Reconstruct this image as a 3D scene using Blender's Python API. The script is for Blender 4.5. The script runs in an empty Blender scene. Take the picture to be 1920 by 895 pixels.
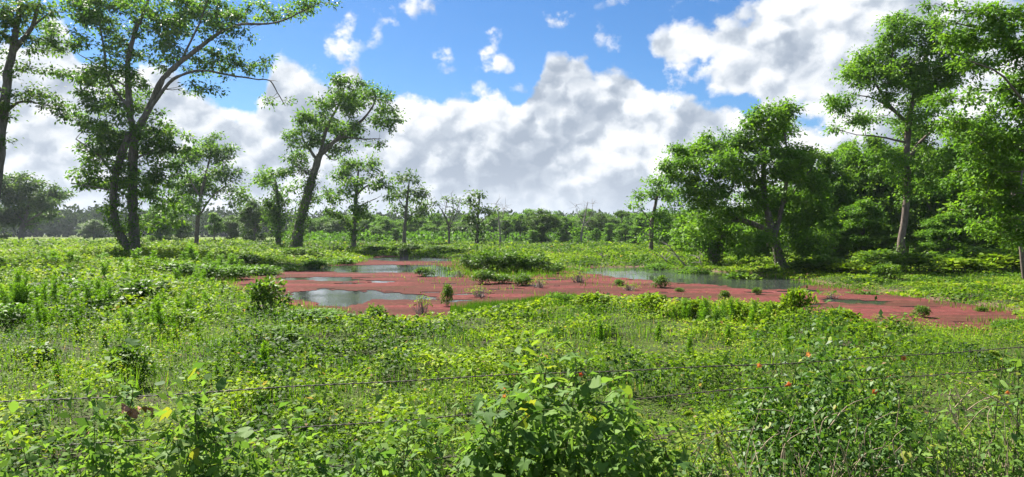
import bpy, math, random, zlib
import numpy as np
from mathutils import Vector, Matrix, Euler

S = bpy.context.scene
COL = S.collection
RNG = np.random.default_rng(7)
random.seed(7)

# ------------------------------------------------------------------ camera
F = 1274.0                      # focal length in photograph pixels (1920 wide)
HY = 437.0                      # horizon row in the photograph
EYE = 2.15
PITCH = math.atan((HY - 447.5) / F)
cam = bpy.data.cameras.new('camera')
cam.lens = 36.0 * F / 1920.0
cam.clip_start = 0.05
cam.clip_end = 6000
cam_o = bpy.data.objects.new('camera', cam)
COL.objects.link(cam_o)
cam_o.location = (0, 0, EYE)
cam_o.rotation_euler = (math.radians(90) + PITCH, 0, 0)
S.camera = cam_o

# ------------------------------------------------------------------ light
SUN_AZ, SUN_EL = math.radians(-40), math.radians(47)
EXPO = 1.7
S.view_settings.view_transform = 'Standard'
S.view_settings.look = 'None'
S.view_settings.gamma = 1.0
S.view_settings.exposure = EXPO
S.view_settings.use_curve_mapping = False
sun = bpy.data.lights.new('sun', 'SUN')
sun.energy = 5.0
sun.angle = math.radians(0.5)
sun.color = (1.0, 0.95, 0.86)
sun_o = bpy.data.objects.new('sun', sun)
COL.objects.link(sun_o)
to_sun = Vector((math.sin(SUN_AZ) * math.cos(SUN_EL), math.cos(SUN_AZ) * math.cos(SUN_EL), math.sin(SUN_EL)))
sun_o.rotation_euler = (-to_sun).to_track_quat('-Z', 'Y').to_euler()
sun_o.location = (0, 0, 60)

S.cycles.max_bounces = 6
S.cycles.diffuse_bounces = 3
S.cycles.glossy_bounces = 2
S.cycles.transmission_bounces = 3
S.cycles.transparent_max_bounces = 4
S.cycles.volume_bounces = 0
S.cycles.caustics_reflective = False
S.cycles.caustics_refractive = False
S.cycles.use_denoising = True


class NT:
    """small helper to wire shader nodes"""
    def __init__(s, tree):
        s.t = tree
    def n(s, kind, **kw):
        nd = s.t.nodes.new(kind)
        for k, v in kw.items():
            setattr(nd, k, v)
        return nd
    def put(s, sock, v):
        if isinstance(v, bpy.types.NodeSocket):
            s.t.links.new(v, sock)
        else:
            sock.default_value = v
    def m(s, op, a, b=0.0, c=None, clamp=False):
        nd = s.n('ShaderNodeMath', operation=op, use_clamp=clamp)
        s.put(nd.inputs[0], a); s.put(nd.inputs[1], b)
        if c is not None:
            s.put(nd.inputs[2], c)
        return nd.outputs[0]
    def v(s, op, a, b=(0, 0, 0)):
        nd = s.n('ShaderNodeVectorMath', operation=op)
        s.put(nd.inputs[0], a); s.put(nd.inputs[1], b)
        return nd.outputs[0]
    def noise(s, vec, scale, detail=4.0, rough=0.55, dist=0.0, dim='3D'):
        nd = s.n('ShaderNodeTexNoise', noise_dimensions=dim)
        if vec is not None:
            s.put(nd.inputs['Vector'], vec)
        nd.inputs['Scale'].default_value = scale
        nd.inputs['Detail'].default_value = detail
        nd.inputs['Roughness'].default_value = rough
        nd.inputs['Distortion'].default_value = dist
        return nd.outputs['Fac']
    def mix(s, f, a, b, mode='MIX'):
        nd = s.n('ShaderNodeMix', data_type='RGBA', blend_type=mode)
        s.put(nd.inputs['Factor'], f)
        s.put(nd.inputs[6], a if isinstance(a, bpy.types.NodeSocket) else (*a, 1))
        s.put(nd.inputs[7], b if isinstance(b, bpy.types.NodeSocket) else (*b, 1))
        return nd.outputs[2]
    def ramp(s, f, stops):
        nd = s.n('ShaderNodeValToRGB')
        e = nd.color_ramp.elements
        while len(e) < len(stops):
            e.new(0.5)
        for el, (p, c) in zip(e, stops):
            el.position = p
            el.color = (*c, 1)
        s.put(nd.inputs[0], f)
        return nd.outputs[0]
    def sstep(s, x, a, b):
        nd = s.n('ShaderNodeMapRange', interpolation_type='SMOOTHSTEP')
        s.put(nd.inputs[0], x)
        nd.inputs[1].default_value = a; nd.inputs[2].default_value = b
        nd.inputs[3].default_value = 0.0; nd.inputs[4].default_value = 1.0
        return nd.outputs[0]


def sky_world():
    w = bpy.data.worlds.new('World')
    S.world = w
    w.use_nodes = True
    t = w.node_tree
    k = NT(t)
    bg = t.nodes['Background']
    bg.inputs[1].default_value = 0.1
    sk = k.n('ShaderNodeTexSky', sky_type='NISHITA')
    sk.sun_disc = False
    sk.sun_elevation = SUN_EL
    sk.sun_rotation = SUN_AZ
    sk.air_density = 1.0
    sk.dust_density = 0.3
    sk.ozone_density = 2.0
    hs = k.n('ShaderNodeHueSaturation')
    hs.inputs['Saturation'].default_value = 1.22
    hs.inputs['Value'].default_value = 0.95
    k.put(hs.inputs['Color'], sk.outputs[0])
    blue = k.mix(1.0, hs.outputs[0], (0.268, 0.35, 0.43), 'MULTIPLY')
    d = k.v('NORMALIZE', k.n('ShaderNodeTexCoord').outputs['Generated'])
    sep = k.n('ShaderNodeSeparateXYZ')
    k.put(sep.inputs[0], d)
    x, y, z = sep.outputs
    az = k.m('MULTIPLY', k.m('ARCTAN2', x, y), 57.2958)
    el = k.m('MULTIPLY', k.m('ARCSINE', z), 57.2958)
    # billows: noise in direction space, three sizes
    st = k.v('MULTIPLY', d, (1, 1, 1.2))
    wn = k.n('ShaderNodeTexNoise')
    k.put(wn.inputs['Vector'], st)
    wn.inputs['Scale'].default_value = 15.0
    wn.inputs['Detail'].default_value = 5.0
    wn.inputs['Roughness'].default_value = 0.6
    n0 = wn.outputs['Fac']
    wo = k.n('ShaderNodeVectorMath', operation='SCALE')
    k.put(wo.inputs[0], k.v('SUBTRACT', wn.outputs['Color'], (0.5, 0.5, 0.5)))
    wo.inputs[3].default_value = 0.07
    pv = k.v('ADD', st, wo.outputs[0])
    def puffy(dv):
        o = None
        for sc_, am in ((12.0, 0.62), (30.0, 0.34)):
            vo = k.n('ShaderNodeTexVoronoi', feature='F1')
            k.put(vo.inputs['Vector'], dv)
            vo.inputs['Scale'].default_value = sc_
            q = k.m('MULTIPLY', vo.outputs['Distance'], -am)
            o = q if o is None else k.m('ADD', o, q)
        return o
    p0 = puffy(pv)
    p1 = puffy(k.v('ADD', pv, (-0.012, 0.0, 0.016)))
    # height of the long cloud bank above the horizon, by bearing
    def pa(px): return math.degrees(math.atan((px - 960) / F))
    def pe(px, py): return math.degrees(math.atan((HY - py) / F * math.cos(math.radians(pa(px)))))
    prof = [(-200, 60), (0, 60), (60, 70), (110, 20), (150, 70), (300, 120), (400, 175), (450, 205), (500, 150), (530, 105), (580, 120), (620, 128), (650, 120),
            (700, 155), (760, 170), (815, 188), (840, 180), (870, 160), (905, 158), (935, 162), (950, 176), (968, 192),
            (990, 168), (1015, 122), (1050, 86), (1085, 86), (1120, 108), (1160, 118), (1195, 128), (1215, 152), (1250, 168), (1300, 172),
            (1325, 190), (1350, 192), (1375, 186), (1400, 205), (1480, 220), (1530, 225), (1600, 215), (1750, 200), (2100, 170)]
    fc = k.n('ShaderNodeFloatCurve')
    cu = fc.mapping.curves[0]
    A0, A1, EM = -46.0, 46.0, 30.0
    for i, (px, py) in enumerate(prof):
        X, Y = (pa(px) - A0) / (A1 - A0), pe(px, py) / EM
        if i == 0: cu.points[0].location = (X, Y)
        elif i == 1: cu.points[1].location = (X, Y)
        else: cu.points.new(X, Y)
    fc.mapping.update()
    k.put(fc.inputs['Value'], k.m('DIVIDE', k.m('SUBTRACT', az, A0), A1 - A0, clamp=True))
    top = k.m('MULTIPLY', fc.outputs[0], EM)
    f1 = k.m('SUBTRACT', top, el)
    # separate masses: (bearing px, py, half width, half height, thickness in degrees)
    blobs = [(1285, 95, 95, 70, 2.2), (1395, 95, 110, 95, 2.6), (1500, 80, 150, 130, 3.5), (1690, 110, 260, 170, 5), (1440, 170, 60, 50, 1.5),
             (1380, 5, 60, 60, .0), (2050, 120, 300, 200, 5),
             (840, 103, 24, 26, .8), (905, 98, 30, 28, .85), (940, 118, 22, 24, .8), (735, 40, 58, 34, .55), (715, 65, 32, 28, .5), (620, 42, 36, 26, .45),
             (655, 35, 22, 18, .35), (1150, 8, 45, 26, .8), (1130, 70, 45, 40, .5), (1000, 175, 40, 16, .6), (1060, 40, 26, 18, .3), (640, 115, 25, 22, .6), (770, 15, 40, 25, .45)]
    fb = None
    for bx, by, rx, ry, th in blobs:
        if th <= 0: continue
        u = k.m('DIVIDE', k.m('SUBTRACT', az, pa(bx)), rx / F * 57.3 * math.cos(math.radians(pa(bx))) ** 2)
        v = k.m('DIVIDE', k.m('SUBTRACT', el, pe(bx, by)), ry / F * 57.3 * math.cos(math.radians(pa(bx))))
        r = k.m('SQRT', k.m('ADD', k.m('MULTIPLY', u, u), k.m('MULTIPLY', v, v)))
        q = k.m('MULTIPLY', k.m('SUBTRACT', 1.0, r), th)
        fb = q if fb is None else k.m('MAXIMUM', fb, q)
    # broken cloud over the rest of the dome
    low = k.noise(d, 2.6, 3.0, 0.5)
    f3 = k.m('SUBTRACT', k.m('MULTIPLY', k.m('SUBTRACT', low, 0.50), 22.0), k.m('MULTIPLY', k.sstep(el, 24.0, 19.0), 6.0))
    f = k.m('MAXIMUM', k.m('MAXIMUM', f1, fb), f3)
    wisp = k.m('ADD', k.m('MULTIPLY', k.m('SUBTRACT', n0, 0.5), 4.5), k.m('MULTIPLY', k.m('ADD', p0, 0.5), 2.2))
    fn = k.m('ADD', k.m('SUBTRACT', f, 0.42), wisp)
    dens = k.sstep(fn, -0.15, 0.75)
    # light from above and the left: difference of a rounded field towards the sun, plus bright rims
    rel = k.m('MULTIPLY', k.m('SUBTRACT', p0, p1), 2.2)
    rel = k.m('MULTIPLY', rel, k.m('ADD', k.m('MULTIPLY', k.sstep(el, 0.0, 5.0), 0.7), 0.3))
    rim = k.m('MULTIPLY', k.m('POWER', 2.718, k.m('MULTIPLY', k.m('MAXIMUM', fn, 0.0), -0.45)), 0.40)
    big = k.m('MULTIPLY', k.m('SUBTRACT', k.noise(st, 7.5, 4.0, 0.5, 0.4), 0.5), 2.1)
    sh = k.m('ADD', k.m('ADD', rel, rim), k.m('ADD', big, 0.38))
    col = k.ramp(sh, [(0.0, (0.36, 0.42, 0.51)), (0.34, (0.50, 0.56, 0.64)), (0.62, (0.73, 0.77, 0.82)), (0.95, (0.95, 0.95, 0.96))])
    haze = k.sstep(el, 7.0, -1.0)
    col = k.mix(k.m('MULTIPLY', haze, 0.45), col, (0.66, 0.73, 0.82))
    sc = k.n('ShaderNodeVectorMath', operation='SCALE')
    k.put(sc.inputs[0], col); sc.inputs[3].default_value = 10.0 * CLOUD
    out = k.mix(dens, blue, sc.outputs[0])
    k.put(bg.inputs[0], out)

CLOUD = 0.365
sky_world()

# ------------------------------------------------------------------ helpers
def hash2(i, j, s):
    h = (i.astype(np.int64) * 374761393 + j.astype(np.int64) * 668265263 + s * 974634541) & 0x7fffffff
    h = ((h ^ (h >> 13)) * 1274126177) & 0x7fffffff
    return ((h ^ (h >> 16)) & 0xffff) / 65535.0

def vnoise(x, y, s=0):
    xi, yi = np.floor(x), np.floor(y)
    fx, fy = x - xi, y - yi
    fx, fy = fx * fx * (3 - 2 * fx), fy * fy * (3 - 2 * fy)
    a, b = hash2(xi, yi, s), hash2(xi + 1, yi, s)
    c, d = hash2(xi, yi + 1, s), hash2(xi + 1, yi + 1, s)
    return (a * (1 - fx) + b * fx) * (1 - fy) + (c * (1 - fx) + d * fx) * fy

def fbm(x, y, s=0, o=3):
    t, a, n = 0.0, 1.0, 0.0
    for q in range(o):
        t = t + a * vnoise(x * 2 ** q, y * 2 ** q, s + q); n += a; a *= 0.5
    return t / n

def ss(x, a, b):
    t = np.clip((x - a) / (b - a), 0, 1)
    return t * t * (3 - 2 * t)

def at(px, py, z=0.0):
    """ground point (height z) that the photograph shows at a pixel"""
    D = (EYE - z) * F / (py - HY)
    return (px - 960) / F * D, D

def poly_sd(x, y, P):
    """signed distance to a polygon, positive outside"""
    P = np.asarray(P, float)
    d2 = np.full(x.shape, 1e18)
    ins = np.zeros(x.shape, bool)
    for (ax, ay), (bx, by) in zip(P, np.roll(P, -1, 0)):
        ex, ey = bx - ax, by - ay
        t = np.clip(((x - ax) * ex + (y - ay) * ey) / (ex * ex + ey * ey + 1e-12), 0, 1)
        d2 = np.minimum(d2, (x - ax - t * ex) ** 2 + (y - ay - t * ey) ** 2)
        c = (ay > y) != (by > y)
        ins ^= c & (x < (bx - ax) * (y - ay) / (by - ay + 1e-12) + ax)
    return np.where(ins, -1, 1) * np.sqrt(d2)

# pond outline, traced on the photograph and laid on the water plane
WZ = -0.24
POND_PX = [(412, 536), (446, 519), (500, 509), (560, 503), (625, 497), (668, 491), (690, 482), (745, 479.5), (800, 482), (862, 486), (880, 497), (930, 503), (1000, 506),
           (1060, 505), (1108, 502), (1200, 501), (1300, 507), (1400, 515), (1480, 523), (1525, 533), (1600, 543), (1690, 556), (1780, 568), (1850, 578),
           (1898, 594), (1890, 618), (1800, 629), (1700, 624), (1600, 614), (1540, 601), (1470, 590), (1400, 586), (1300, 586), (1200, 579), (1120, 570), (1070, 572), (1030, 580), (960, 586), (900, 594),
           (840, 603), (760, 609), (690, 606), (640, 602), (590, 590), (545, 573), (500, 562), (440, 556)]
POND = [at(px, py, WZ) for px, py in POND_PX]

def sd_pond(x, y):
    return poly_sd(x, y, POND) + (fbm(x * 0.9, y * 0.9, 5) - 0.5) * 0.9

def gz(x, y, sd=None):
    x, y = np.asarray(x, float), np.asarray(y, float)
    if sd is None: sd = sd_pond(x, y)
    r = np.hypot(x, y)
    z = (fbm(x / 14, y / 14, 11) - 0.5) * 0.22 * ss(r, 6, 20) + (fbm(x / 1.6, y / 1.6, 21) - 0.5) * 0.10 * (1 - ss(r, 60, 120))
    bank = ss(sd, 0.0, 1.6)
    return np.where(sd > 0, z * bank + (WZ - 0.01) * (1 - bank), WZ - 0.02 - np.minimum(-sd * 0.4, 0.5))

def gz1(x, y): return float(gz(np.array([x]), np.array([y]))[0])

def mesh(name, V, faces, mat, parent=None, tint=None, smooth=False, loc=None):
    """faces: an (n, k) integer array, or a list of those"""
    fl = faces if isinstance(faces, list) else [faces]
    fl = [f for f in fl if len(f)]
    me = bpy.data.meshes.new(name)
    V = np.asarray(V, np.float32).reshape(-1, 3)
    me.vertices.add(len(V)); me.vertices.foreach_set('co', V.ravel())
    idx = np.concatenate([f.ravel() for f in fl]).astype(np.int32)
    tot = np.concatenate([np.full(len(f), f.shape[1]) for f in fl])
    me.loops.add(len(idx)); me.loops.foreach_set('vertex_index', idx)
    me.polygons.add(len(tot))
    st = np.concatenate([[0], np.cumsum(tot)[:-1]]).astype(np.int32)
    me.polygons.foreach_set('loop_start', st)
    me.update(calc_edges=True)
    if tint is not None:
        a = me.attributes.new('tint', 'FLOAT', 'FACE'); a.data.foreach_set('value', np.asarray(tint, np.float32))
    if smooth:
        me.polygons.foreach_set('use_smooth', np.ones(len(tot), bool))
    me.materials.append(mat)
    o = bpy.data.objects.new(name, me); COL.objects.link(o)
    if parent is not None: o.parent = parent
    if loc is not None: o.location = loc
    return o

def tag(o, label=None, cat=None, group=None, kind=None):
    for k_, v_ in (('label', label), ('category', cat), ('group', group), ('kind', kind)):
        if v_: o[k_] = v_
    return o

def thing(name, label, cat, loc=(0, 0, 0), rz=0.0, group=None):
    o = bpy.data.objects.new(name, None); COL.objects.link(o)
    o.empty_display_size = 0.3
    o.location = loc; o.rotation_euler = (0, 0, rz)
    return tag(o, label, cat, group)

def dup(root, loc, rz=0.0, sc=(1, 1, 1), label=None, group=None):
    r = root.copy(); COL.objects.link(r)
    r.location = loc; r.rotation_euler = (0, 0, rz); r.scale = sc
    if label: r['label'] = label
    if group: r['group'] = group
    if root.name not in KIDS: KIDS[root.name] = list(root.children)
    for ch in KIDS[root.name]:
        c = ch.copy(); COL.objects.link(c); c.parent = r
    return r
KIDS = {}

def unit(a): return a / (np.linalg.norm(a, axis=-1, keepdims=True) + 1e-9)

def leaf_quads(P, d, n, L, W, fold=0.12, droop=0.15):
    """rhombic leaves: (N,4,3)"""
    d = unit(d); n = unit(n - (n * d).sum(-1, keepdims=True) * d); s = np.cross(d, n)
    L = L[:, None]; W = W[:, None]
    V = np.empty((len(P), 4, 3), np.float32)
    V[:, 0] = P
    V[:, 1] = P + d * L * .45 + s * W * .5 + n * L * fold
    V[:, 2] = P + d * L - n * L * droop
    V[:, 3] = P + d * L * .45 - s * W * .5 + n * L * fold
    return V

def quads_obj(name, V, mat, parent=None, tint=None, loc=None):
    N = len(V)
    return mesh(name, V.reshape(-1, 3), np.arange(N * 4).reshape(N, 4), mat, parent, tint, loc=loc)

def tubes(P, R, sides=5):
    """P (M,k,3), R (M,k) -> verts, quad faces of M open tubes"""
    P = np.asarray(P, float); R = np.asarray(R, float)
    M, k, _ = P.shape
    T = np.gradient(P, axis=1); T = unit(T)
    ref = np.where(np.abs(T[..., 2:3]) > 0.9, np.array([1., 0, 0]), np.array([0., 0, 1]))
    ref = ref[:, :1].repeat(k, 1)
    A = unit(np.cross(T, ref)); B = np.cross(T, A)
    th = np.arange(sides) / sides * 2 * np.pi
    V = P[:, :, None] + R[:, :, None, None] * (A[:, :, None] * np.cos(th)[:, None] + B[:, :, None] * np.sin(th)[:, None])
    i = np.arange(k - 1)[:, None] * sides; j = np.arange(sides)[None]
    j2 = (j + 1) % sides
    f = np.stack([i + j, i + j2, i + sides + j2, i + sides + j], -1).reshape(-1, 4)
    f = (f[None] + (np.arange(M) * k * sides)[:, None, None]).reshape(-1, 4)
    return V.reshape(-1, 3), f

def join(parts):
    Vs, Fs, o = [], [], 0
    for V, f in parts:
        Vs.append(V); Fs.append(f + o); o += len(V)
    return np.concatenate(Vs), np.concatenate(Fs)

def spline(P, n):
    """Catmull-Rom through the rows of P (any columns), n samples"""
    P = np.asarray(P, float)
    Q = np.vstack([2 * P[0] - P[1], P, 2 * P[-1] - P[-2]])
    t = np.linspace(0, len(P) - 1 - 1e-6, n); i = t.astype(int); f = (t - i)[:, None]
    a, b, c, d = Q[i], Q[i + 1], Q[i + 2], Q[i + 3]
    return 0.5 * (2 * b + (c - a) * f + (2 * a - 5 * b + 4 * c - d) * f ** 2 + (3 * b - a - 3 * c + d) * f ** 3)

def reseed(text):
    global RNG
    RNG = np.random.default_rng(zlib.crc32(text.encode()))

def rnd(*s): return RNG.random(s)
def gau(*s): return RNG.standard_normal(s)

# ------------------------------------------------------------------ materials
def leaf_mat(name, stops, trans=0.45, rough=0.55, spec=0.22, obj=False, tboost=(1.25, 1.3, 0.6)):
    m = bpy.data.materials.new(name); m.use_nodes = True
    t = m.node_tree; k = NT(t)
    p = t.nodes['Principled BSDF']; out = t.nodes['Material Output']
    if obj:
        f = k.n('ShaderNodeObjectInfo').outputs['Random']
    else:
        f = k.n('ShaderNodeAttribute', attribute_name='tint').outputs['Fac']
    c = k.ramp(f, stops)
    k.put(p.inputs['Base Color'], c)
    p.inputs['Roughness'].default_value = rough
    p.inputs['Specular IOR Level'].default_value = spec
    tr = k.n('ShaderNodeBsdfTranslucent')
    k.put(tr.inputs[0], k.mix(1.0, c, tboost, 'MULTIPLY'))
    mx = k.n('ShaderNodeMixShader'); mx.inputs[0].default_value = trans
    k.put(mx.inputs[1], p.outputs[0]); k.put(mx.inputs[2], tr.outputs[0]); k.put(out.inputs[0], mx.outputs[0])
    return m

def rough_mat(name, stops, scale=(6, 6, 2), rough=0.9, bump=0.5, detail=6, dist=0.0, spec=0.2, attr=None):
    m = bpy.data.materials.new(name); m.use_nodes = True
    t = m.node_tree; k = NT(t); p = t.nodes['Principled BSDF']
    co = k.v('MULTIPLY', k.n('ShaderNodeTexCoord').outputs['Object'], scale)
    nz = k.noise(co, 1.0, detail, 0.65, dist)
    k.put(p.inputs['Base Color'], k.ramp(nz, stops))
    p.inputs['Roughness'].default_value = rough
    p.inputs['Specular IOR Level'].default_value = spec
    b = k.n('ShaderNodeBump'); b.inputs['Strength'].default_value = bump; b.inputs['Distance'].default_value = 0.03
    k.put(b.inputs['Height'], nz); k.put(p.inputs['Normal'], b.outputs[0])
    return m

M = {}
M['bark'] = rough_mat('bark', [(0.3, (0.06, 0.052, 0.043)), (0.55, (0.165, 0.143, 0.12)), (0.75, (0.31, 0.275, 0.24))], (9, 9, 1.6), bump=0.9)
M['pale_bark'] = rough_mat('pale_bark', [(0.3, (0.07, 0.055, 0.047)), (0.55, (0.16, 0.125, 0.105)), (0.75, (0.27, 0.22, 0.19))], (7, 7, 2.0), bump=0.8)
M['dead_wood'] = rough_mat('dead_wood', [(0.3, (0.12, 0.10, 0.085)), (0.7, (0.34, 0.31, 0.28))], (12, 12, 3))
G1 = [(0.0, (0.040, 0.085, 0.016)), (0.35, (0.074, 0.165, 0.020)), (0.7, (0.135, 0.25, 0.026)), (1.0, (0.24, 0.34, 0.034))]
M['oak'] = leaf_mat('oak_leaves', G1, 0.47)
M['oak_dark'] = leaf_mat('oak_leaves_dark', [(0.0, (0.036, 0.078, 0.020)), (0.5, (0.075, 0.145, 0.030)), (1.0, (0.15, 0.22, 0.04))], 0.45)
M['fresh'] = leaf_mat('fresh_leaves', [(0.0, (0.045, 0.115, 0.016)), (0.4, (0.095, 0.205, 0.024)), (0.8, (0.165, 0.30, 0.030)), (1.0, (0.25, 0.36, 0.036))], 0.48)
M['far'] = leaf_mat('far_leaves', [(0.0, (0.020, 0.042, 0.018)), (1.0, (0.055, 0.085, 0.032))], 0.2, 0.8, 0.0)
M['creeper'] = leaf_mat('creeper_leaves', [(0.0, (0.025, 0.07, 0.012)), (0.5, (0.06, 0.14, 0.02)), (0.85, (0.13, 0.22, 0.028)), (1.0, (0.28, 0.32, 0.04))], 0.40, .5, .25)
M['creeper_obj'] = leaf_mat('creeper_leaflets', [(0.0, (0.025, 0.07, 0.012)), (0.5, (0.06, 0.14, 0.02)), (0.85, (0.13, 0.22, 0.028)), (1.0, (0.28, 0.32, 0.04))], 0.40, .5, .25, obj=True)
M['ivy'] = leaf_mat('ivy_leaves', [(0.0, (0.03, 0.07, 0.012)), (0.5, (0.07, 0.15, 0.015)), (1.0, (0.16, 0.25, 0.03))], 0.42)
GC = [(0.0, (0.020, 0.052, 0.010)), (0.22, (0.045, 0.100, 0.012)), (0.5, (0.158, 0.258, 0.014)), (0.86, (0.32, 0.395, 0.030)), (0.95, (0.30, 0.24, 0.07)), (1.0, (0.24, 0.14, 0.09))]
M['weeds'] = leaf_mat('weed_leaves', GC, 0.42, 0.6, 0.13)
M['grass'] = leaf_mat('grass_blades', [(0.0, (0.035, 0.095, 0.010)), (0.5, (0.125, 0.25, 0.015)), (0.9, (0.22, 0.34, 0.028)), (1.0, (0.34, 0.28, 0.12))], 0.45, 0.65, 0.1)
M['fennel'] = leaf_mat('feathery_leaves', [(0.0, (0.06, 0.15, 0.012)), (0.6, (0.13, 0.27, 0.015)), (1.0, (0.20, 0.33, 0.02))], 0.5)
M['stem'] = rough_mat('green_stem', [(0.3, (0.05, 0.08, 0.02)), (0.7, (0.12, 0.13, 0.05))], (20, 20, 6), bump=0.2)
M['dry_stem'] = rough_mat('dry_stem', [(0.3, (0.20, 0.14, 0.09)), (0.7, (0.45, 0.36, 0.26))], (20, 20, 6), bump=0.2)

# ------------------------------------------------------------------ ground, water, red floating weed
def build_ground():
    def axis(lo, hi, fine, n_out, far):
        a = np.arange(lo, hi, fine)
        g = np.geomspace(fine, far, n_out)
        return np.concatenate([lo - g[::-1], a, hi + g])
    xs = axis(-42, 42, 0.45, 26, 900)
    ys = np.concatenate([-np.geomspace(0.5, 60, 14)[::-1], np.arange(0, 80, 0.4), 80 + np.geomspace(0.5, 1100, 34)])
    X, Y = np.meshgrid(xs, ys)
    Z = gz(X.ravel(), Y.ravel())
    nx, ny = len(xs), len(ys)
    i = (np.arange(ny - 1)[:, None] * nx + np.arange(nx - 1)[None]).ravel()
    f = np.stack([i, i + 1, i + nx + 1, i + nx], -1)
    m = bpy.data.materials.new('soil_and_turf'); m.use_nodes = True
    t = m.node_tree; k = NT(t); p = t.nodes['Principled BSDF']
    pos = k.n('ShaderNodeNewGeometry').outputs['Position']
    a = k.noise(pos, 1.3, 6, 0.65); b = k.noise(pos, 0.05, 3, 0.5); c = k.noise(pos, 9.0, 4, 0.7)
    turf = k.ramp(a, [(0.3, (0.022, 0.036, 0.009)), (0.5, (0.042, 0.066, 0.013)), (0.72, (0.080, 0.10, 0.02))])
    soil = k.ramp(c, [(0.3, (0.028, 0.021, 0.015)), (0.7, (0.085, 0.062, 0.044))])
    mixf = k.sstep(k.m('ADD', k.m('MULTIPLY', a, 0.6), k.m('MULTIPLY', c, 0.4)), 0.53, 0.40)
    col = k.mix(k.m('MULTIPLY', mixf, 0.8), turf, soil)
    far = k.ramp(b, [(0.35, (0.08, 0.13, 0.02)), (0.65, (0.14, 0.175, 0.035))])
    sep = k.n('ShaderNodeSeparateXYZ'); k.put(sep.inputs[0], pos)
    col = k.mix(k.sstep(sep.outputs[1], 90, 170), col, far)
    mud = k.ramp(c, [(0.3, (0.085, 0.055, 0.04)), (0.7, (0.19, 0.12, 0.085))])
    col = k.mix(k.sstep(sep.outputs[2], -0.10, -0.17), col, mud)
    k.put(p.inputs['Base Color'], col)
    p.inputs['Roughness'].default_value = 0.95; p.inputs['Specular IOR Level'].default_value = 0.1
    bp = k.n('ShaderNodeBump'); bp.inputs['Strength'].default_value = 0.8; bp.inputs['Distance'].default_value = 0.05
    k.put(bp.inputs['Height'], c); k.put(p.inputs['Normal'], bp.outputs[0])
    tag(mesh('ground', np.stack([X.ravel(), Y.ravel(), Z], -1), f, m, smooth=True), kind='structure')
build_ground()

def build_water():
    m = bpy.data.materials.new('pond_water'); m.use_nodes = True
    t = m.node_tree; k = NT(t); p = t.nodes['Principled BSDF']
    p.inputs['Base Color'].default_value = (0.036, 0.041, 0.041, 1)
    p.inputs['Roughness'].default_value = 0.04
    p.inputs['IOR'].default_value = 1.333
    pos = k.n('ShaderNodeNewGeometry').outputs['Position']
    nz = k.noise(k.v('MULTIPLY', pos, (1.0, 2.2, 1)), 5.0, 3, 0.5)
    calm = k.sstep(k.noise(pos, 0.22, 2, 0.5), 0.40, 0.62)
    b = k.n('ShaderNodeBump'); b.inputs['Distance'].default_value = 0.03
    k.put(b.inputs['Strength'], k.m('ADD', k.m('MULTIPLY', calm, 0.35), 0.06))
    k.put(b.inputs['Height'], nz); k.put(p.inputs['Normal'], b.outputs[0])
    P = np.array(POND); c = P.mean(0)
    lo, hi = P.min(0) - 2, P.max(0) + 2
    V = [(lo[0], lo[1], WZ), (hi[0], lo[1], WZ), (hi[0], hi[1], WZ), (lo[0], hi[1], WZ)]
    # one sheet trimmed a little outside the shoreline
    out = [(c + (q - c) * 1.0) for q in P]
    xs = np.linspace(lo[0], hi[0], 110); ys = np.linspace(lo[1], hi[1], 110)
    X, Y = np.meshgrid(xs, ys); sd = sd_pond(X.ravel(), Y.ravel()).reshape(X.shape)
    cell = np.minimum(np.minimum(sd[:-1, :-1], sd[1:, :-1]), np.minimum(sd[:-1, 1:], sd[1:, 1:])) < 0.5
    i = (np.arange(109)[:, None] * 110 + np.arange(109)[None])[cell]
    f = np.stack([i, i + 1, i + 111, i + 110], -1)
    tag(mesh('water', np.stack([X.ravel(), Y.ravel(), np.full(X.size, WZ)], -1), f, m), kind='structure')
build_water()

# openings in the red weed, traced on the photograph and laid on the water plane
OPEN_PX = [[(688, 484), (745, 481), (800, 482), (850, 486), (845, 489.5), (790, 490), (735, 489), (690, 487.5)],
           [(565, 502), (640, 498.5), (700, 497), (770, 497), (800, 499), (850, 503), (862, 514), (845, 520), (800, 518), (780, 511), (700, 512.5), (640, 511), (580, 508)],
           [(530, 521), (580, 520.5), (660, 524), (660, 528), (600, 527), (535, 524.5)], [(700, 527), (745, 527), (748, 530), (702, 530)],
           [(543, 548), (600, 543), (690, 546), (760, 551), (812, 558), (800, 563), (740, 562), (700, 563), (660, 574), (600, 572), (560, 560)],
           [(1095, 503), (1200, 500), (1300, 506), (1400, 514), (1480, 522), (1515, 533), (1490, 541), (1440, 545), (1400, 543), (1330, 534), (1250, 528), (1180, 524), (1130, 518), (1090, 511)],
           [(1545, 562), (1600, 563), (1655, 567), (1650, 571), (1590, 570), (1550, 567)]]
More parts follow.
